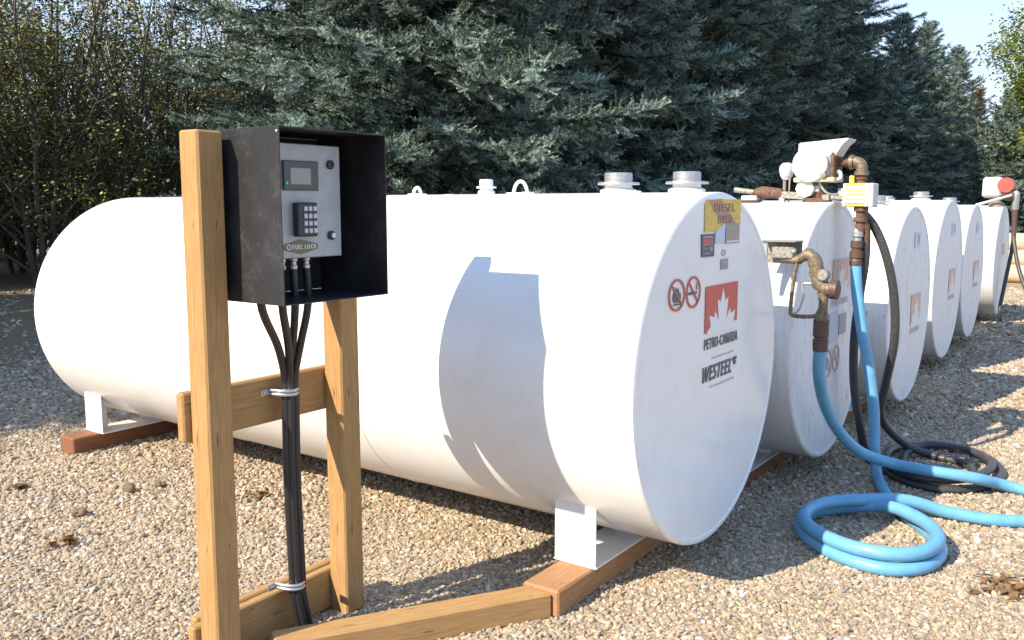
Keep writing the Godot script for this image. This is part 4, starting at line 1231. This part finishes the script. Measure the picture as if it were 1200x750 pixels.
# ---------------------------------------------------------------- broad-leaved trees and thicket
func leaf_cluster(seed_: int, cnt: int, spread: float, size: float) -> ArrayMesh:
	var r := RandomNumberGenerator.new()
	r.seed = seed_
	var mb := MB.new()
	var tones := [Color(0.14, 0.175, 0.048), Color(0.18, 0.205, 0.055), Color(0.22, 0.225, 0.065), Color(0.28, 0.25, 0.07), Color(0.105, 0.14, 0.042)]
	for k in cnt:
		var p := V(r.randfn(), r.randfn() * 0.7, r.randfn()) * spread * 0.5
		var b := Basis.from_euler(V(r.randf_range(-0.9, 0.9), r.randf() * TAU, r.randf_range(-0.9, 0.9)))
		var l := size * r.randf_range(0.7, 1.3)
		var w := l * 0.36
		mb.col = tones[r.randi() % 5]
		var up := b * Vector3.UP
		var c0 := p + b * V(0, 0.05 * l, 0)
		mb.flatt(p + b * V(-l * 0.5, 0, 0), p + b * V(-0.05 * l, 0, w), p + b * V(l * 0.5, -0.1 * l, 0), up)
		mb.flatt(p + b * V(-l * 0.5, 0, 0), p + b * V(-0.05 * l, 0, -w), p + b * V(l * 0.5, -0.1 * l, 0), up)
	return mb.mesh()

# a multi-stemmed tree; returns it so that it can be copied
func leafy_tree(called: String, label: String, category: String, at: Vector3, h: float, stems: int, spread: float, girth: float, seed_: int, clusters: int, cmesh: ArrayMesh, group: String, crown_from := 0.3, tint := Color(1, 1, 1), limbs := 9) -> Node3D:
	var r := RandomNumberGenerator.new()
	r.seed = seed_
	var t := thing(called, label, category, at, group, 0.0)
	var ends: Array[Vector3] = []
	for s in stems:
		var a := TAU * s / stems + r.randf_range(-0.5, 0.5)
		var lean := r.randf_range(0.35, 1.0) * spread if stems > 1 else 0.2
		var sh := h * r.randf_range(0.72, 1.0)
		var pts := []
		var off := V(cos(a), 0, sin(a)) * (0.22 if stems > 1 else 0.0)
		for k in 7:
			var q := k / 6.0
			pts.push_back(off + V(cos(a) * lean * pow(q, 1.25), -0.1 + sh * q, sin(a) * lean * pow(q, 1.25)) + V(r.randf_range(-1, 1), 0, r.randf_range(-1, 1)) * 0.12 * q * h / 7.0)
		var pp := smooth(pts, 4)
		var rr := PackedFloat32Array()
		var g := girth * r.randf_range(0.65, 1.1)
		for k in pp.size():
			rr.push_back(lerpf(g, g * 0.16, float(k) / pp.size()))
		var mb := MB.new()
		mb.tube(pp, rr, 7, false)
		for k in limbs:
			var q := lerpf(crown_from * 0.75, 0.97, (k + r.randf()) / limbs)
			var i := int(q * (pp.size() - 1))
			var aa := r.randf() * TAU
			var ll := h * 0.24 * (1.15 - q) * r.randf_range(0.6, 1.3) + 0.35
			var d := V(cos(aa), r.randf_range(0.5, 1.5), sin(aa)).normalized()
			var e1 := pp[i] + d * ll * 0.55 + V(r.randf_range(-1, 1), r.randf_range(-1, 1), r.randf_range(-1, 1)) * 0.06 * ll
			var e2 := pp[i] + d * ll + V(r.randf_range(-1, 1), r.randf_range(0, 1), r.randf_range(-1, 1)) * 0.2 * ll
			mb.tube(PackedVector3Array([pp[i], e1, e2]), PackedFloat32Array([rr[i] * 0.55, rr[i] * 0.36, 0.006]), 5, false)
			ends.push_back(e2); ends.push_back(e1); ends.push_back(e1.lerp(e2, 0.5))
			for j in 3:
				var f := e1.lerp(e2, r.randf())
				var e3 := f + V(r.randfn(), r.randfn() * 0.6 + 0.5, r.randfn()).normalized() * ll * r.randf_range(0.25, 0.5)
				mb.tube(PackedVector3Array([f, e3]), PackedFloat32Array([0.010, 0.004]), 4, false)
				ends.push_back(e3); ends.push_back(e3.lerp(f, 0.4))
		build(mb, "stem" if stems > 1 else "trunk", M.stem, t)
	var mm := MultiMesh.new()
	mm.transform_format = MultiMesh.TRANSFORM_3D
	mm.use_colors = true
	mm.mesh = cmesh
	mm.instance_count = clusters
	for k in clusters:
		var p: Vector3 = ends[r.randi() % ends.size()] + V(r.randfn(), r.randfn(), r.randfn()) * 0.14
		mm.set_instance_transform(k, Transform3D(Basis.from_euler(V(r.randf_range(-0.4, 0.4), r.randf() * TAU, r.randf_range(-0.4, 0.4))) * Basis.from_scale(Vector3.ONE * r.randf_range(0.7, 1.25)), p))
		mm.set_instance_color(k, tint * r.randf_range(0.75, 1.2))
	var o := MultiMeshInstance3D.new()
	o.multimesh = mm
	o.material_override = M.leaf
	o.name = "crown"
	o.set_meta("kind", "stuff")
	t.add_child(o, true)
	return t

func make_trees() -> void:
	branch_big = [spruce_branch(2.6, 1, 0.9), spruce_branch(2.6, 2, 1.0)]
	branch_small = [spruce_branch(1.0, 3, 1.0), spruce_branch(1.0, 4, 0.9)]
	print("branch triangles ", branch_big[0].surface_get_array_len(0) / 3, " ", branch_small[0].surface_get_array_len(0) / 3)
	spruce("large blue spruce with pale drooping branches right behind the nearest tank", V(-9.5, 0, -10.8), 14.0, 4.3, 101)
	spruce("dark blue-green spruce behind the pump, second of the near row", V(-9.6, 0, -16.2), 14.5, 4.4, 102)
	spruce("dark spruce behind the third tank, third of the near row", V(-9.6, 0, -21.6), 14.5, 4.4, 103)
	spruce("tall spruce whose top leaves the frame, fourth of the near row", V(-9.6, 0, -27.2), 15.0, 4.5, 104)
	spruce("grey-green spruce bordering the sky, fifth of the near row", V(-9.3, 0, -33.0), 15.0, 4.5, 105)
	spruce("shorter spruce with its tip against the sky, sixth of the near row", V(-8.1, 0, -37.5), 9.0, 3.7, 106)
	spruce("spruce between the shorter one and the pointed one", V(-8.3, 0, -43.5), 9.9, 3.8, 120)
	spruce("pointed spruce at the end of the row, its tip clear against the sky", V(-8.0, 0, -49.0), 9.5, 3.6, 107)
	spruce("broad spruce filling the back row beyond the others", V(-12.5, 0, -48.0), 11.0, 4.2, 121)
	spruce("small rusty-brown dying spruce beside the pointed one", V(-7.35, 0, -52.0), 7.8, 2.0, 118, Color(2.2, 1.1, 0.6))
	spruce("low bushy spruce behind the red pump at right", V(-3.9, 0, -35.0), 5.6, 3.1, 108)
	spruce("low pale spruce at the right edge behind the logs", V(-0.9, 0, -37.0), 5.0, 2.8, 109)
	spruce("distant green spruce in the gap at right", V(-5.6, 0, -58.0), 9.2, 3.6, 119)
	spruce("dark spruce in the gap behind the first two spruces", V(-14.4, 0, -13.4), 14.0, 4.2, 110)
	spruce("dark spruce in the back row behind the second spruce", V(-14.6, 0, -19.5), 14.5, 4.2, 111)
	spruce("dark spruce in the back row behind the third spruce", V(-14.6, 0, -26.0), 14.5, 4.2, 112)
	spruce("dark spruce in the back row behind the fourth spruce", V(-14.4, 0, -33.0), 14.0, 4.2, 113)
	spruce("dark spruce in the back row behind the fifth spruce", V(-14.0, 0, -41.0), 13.0, 4.2, 114)
	spruce("dark spruce far behind the first spruce, towards the thicket", V(-19.5, 0, -20.5), 13.0, 4.2, 115)
	spruce("dark spruce far behind the second spruce", V(-20.0, 0, -29.0), 14.0, 4.4, 116)

	var cl := leaf_cluster(9, 22, 0.42, 0.076)
	var cl3 := leaf_cluster(14, 26, 0.7, 0.12)
	var kinds := ["leafy", "half-bare", "yellowing", "slender", "dense"]
	var r := RandomNumberGenerator.new()
	r.seed = 31
	# thicket along the left: rows of multi-stemmed shrubs
	var spots := []
	for k in 11:
		spots.push_back([-18.6 - 0.42 * absf(k - 3.0) + r.randf_range(-0.4, 0.4), -6.6 - 1.35 * k + r.randf_range(-0.3, 0.3), "front"])
	for k in 10:
		spots.push_back([-22.0 + r.randf_range(-0.5, 0.5), -7.6 - 1.6 * k + r.randf_range(-0.4, 0.4), "middle"])
	for k in 9:
		spots.push_back([-26.5 + r.randf_range(-0.6, 0.6), -8.6 - 2.1 * k + r.randf_range(-0.5, 0.5), "back"])
	var ordn := ["first", "second", "third", "fourth", "fifth", "sixth", "seventh", "eighth", "ninth", "tenth", "eleventh"]
	var cnt := {}
	for s in spots:
		var n: int = cnt.get(s[2], 0)
		cnt[s[2]] = n + 1
		var k := r.randi() % 5
		var tint: Color = [Color(1, 1, 1), Color(0.9, 0.9, 0.9), Color(1.35, 1.15, 0.7), Color(0.95, 1.0, 0.9), Color(0.8, 0.9, 0.8)][k]
		leafy_tree("thicket_shrub", "%s many-stemmed shrub, %s from the left in the %s row of the thicket" % [kinds[k], ordn[n], s[2]], "shrub", V(s[0], 0, s[1]), r.randf_range(6.5, 9.0), r.randi_range(5, 8), 1.7, 0.065, 300 + spots.find(s), [430, 200, 400, 300, 480][k], cl, "shrubs of the thicket at left", 0.10, tint, 17)
	for k in 12:
		leafy_tree("undergrowth_bush", "low dense green bush, %s from the left behind the thicket" % (ordn + ["twelfth"])[k], "bush", V(-30.5 + r.randf_range(-0.8, 0.8) + 0.25 * k, 0, -6.5 - 2.3 * k + r.randf_range(-0.5, 0.5)), r.randf_range(3.4, 4.6), 7, 1.9, 0.04, 700 + k, 620, cl3, "bushes behind the thicket", 0.02, Color(0.85, 0.95, 0.85), 9)
	# broad-leaved tree at the right edge, and the trees out of frame at left whose shade falls on the yard
	var cl2 := leaf_cluster(10, 22, 0.5, 0.12)
	leafy_tree("poplar_tree", "yellow-green broad-leaved tree reaching in at the upper right corner", "tree", V(-1.7, 0, -25.0), 8.8, 1, 0.3, 0.16, 501, 3000, cl, "", 0.34, Color(0.95, 1.15, 0.85), 34)
	var off := [[-10.7, 3.0, 7.2], [-12.0, 0.6, 8.0], [-11.4, 3.4, 8.6], [-14.5, 1.2, 9.0], [-18.5, 0.2, 10.5], [-23.0, 0.0, 11.0], [-27.0, -0.6, 11.0]]
	var wn := ["nearest", "second", "third", "fourth", "fifth", "sixth", "farthest"]
	for k in off.size():
		leafy_tree("yard_tree", "leafy tree left of the yard, %s of the seven out of view" % wn[k], "tree", V(off[k][0], 0, off[k][1]), off[k][2], 2, 1.0, 0.13, 520 + k, 2600, cl2, "trees beside the yard", 0.42, Color(1, 1, 1), 14)

	# log pile at the right edge
	for k in 6:
		var row := 0 if k < 3 else (1 if k < 5 else 2)
		var zz: float = -21.6 - 0.40 * ((k if k < 3 else (k - 3 + 0.5)) if k < 5 else 1.0)
		var yy := 0.195 + row * 0.335
		var mb := MB.new()
		mb.lathe([Vector2(0, -1.7), Vector2(0.18, -1.7), Vector2(0.192, -1.68), Vector2(0.198, 1.68), Vector2(0.185, 1.7), Vector2(0, 1.7)], 18, T(Vector3.ZERO, Basis(V(0, 0, 1), PI / 2)))
		tag(build(mb, "log", M.log, null, Transform3D(Basis(V(0, 1, 0), 0.06 * (k % 3 - 1)), V(-0.80 + 0.07 * (k % 2), yy, zz))), "pale peeled log, %s of the pile at the right edge" % ["front of the bottom layer", "middle of the bottom layer", "rear of the bottom layer", "front of the middle layer", "rear of the middle layer", "topmost"][k], "log", "logs piled at the right edge")

# ---------------------------------------------------------------- the scene
func _ready() -> void:
	rng.seed = 1
	var cam := Camera3D.new()
	cam.name = "camera"
	cam.position = V(0, 1.65, 0)
	cam.rotation_degrees = V(-7.43, 35.5, 0)
	cam.fov = 40.12
	cam.far = 1500.0
	add_child(cam)
	var we := WorldEnvironment.new()
	we.name = "world_environment"
	var env := Environment.new()
	env.background_mode = Environment.BG_SKY
	var sm := ProceduralSkyMaterial.new()
	sm.sky_top_color = Color(0.48, 0.60, 0.78)
	sm.sky_horizon_color = Color(0.78, 0.85, 0.92)
	sm.sky_curve = 0.18
	sm.ground_horizon_color = Color(0.62, 0.66, 0.68)
	sm.ground_bottom_color = Color(0.35, 0.31, 0.26)
	sm.sun_angle_max = 1.0
	var sky := Sky.new()
	sky.sky_material = sm
	env.sky = sky
	env.background_energy_multiplier = 1.15
	env.tonemap_mode = Environment.TONE_MAPPER_LINEAR
	env.tonemap_exposure = 1.8
	env.sdfgi_enabled = true
	env.ssao_enabled = true
	env.ssil_enabled = true
	we.environment = env
	add_child(we)
	var sun := DirectionalLight3D.new()
	sun.name = "sun"
	sun.light_color = Color(1.0, 0.94, 0.85)
	sun.light_energy = 1.6
	sun.light_angular_distance = 0.5
	sun.shadow_enabled = true
	sun.transform = Transform3D(Basis.looking_at(SUN_DIR.normalized(), Vector3.UP), V(0, 10, 0))
	add_child(sun)

	make_materials()
	print("materials ", Time.get_ticks_msec())
	make_ground()
	print("ground ", Time.get_ticks_msec())
	make_tanks()
	make_stand()
	make_pump()
	print("things ", Time.get_ticks_msec())
	make_trees()
	print("trees ", Time.get_ticks_msec())
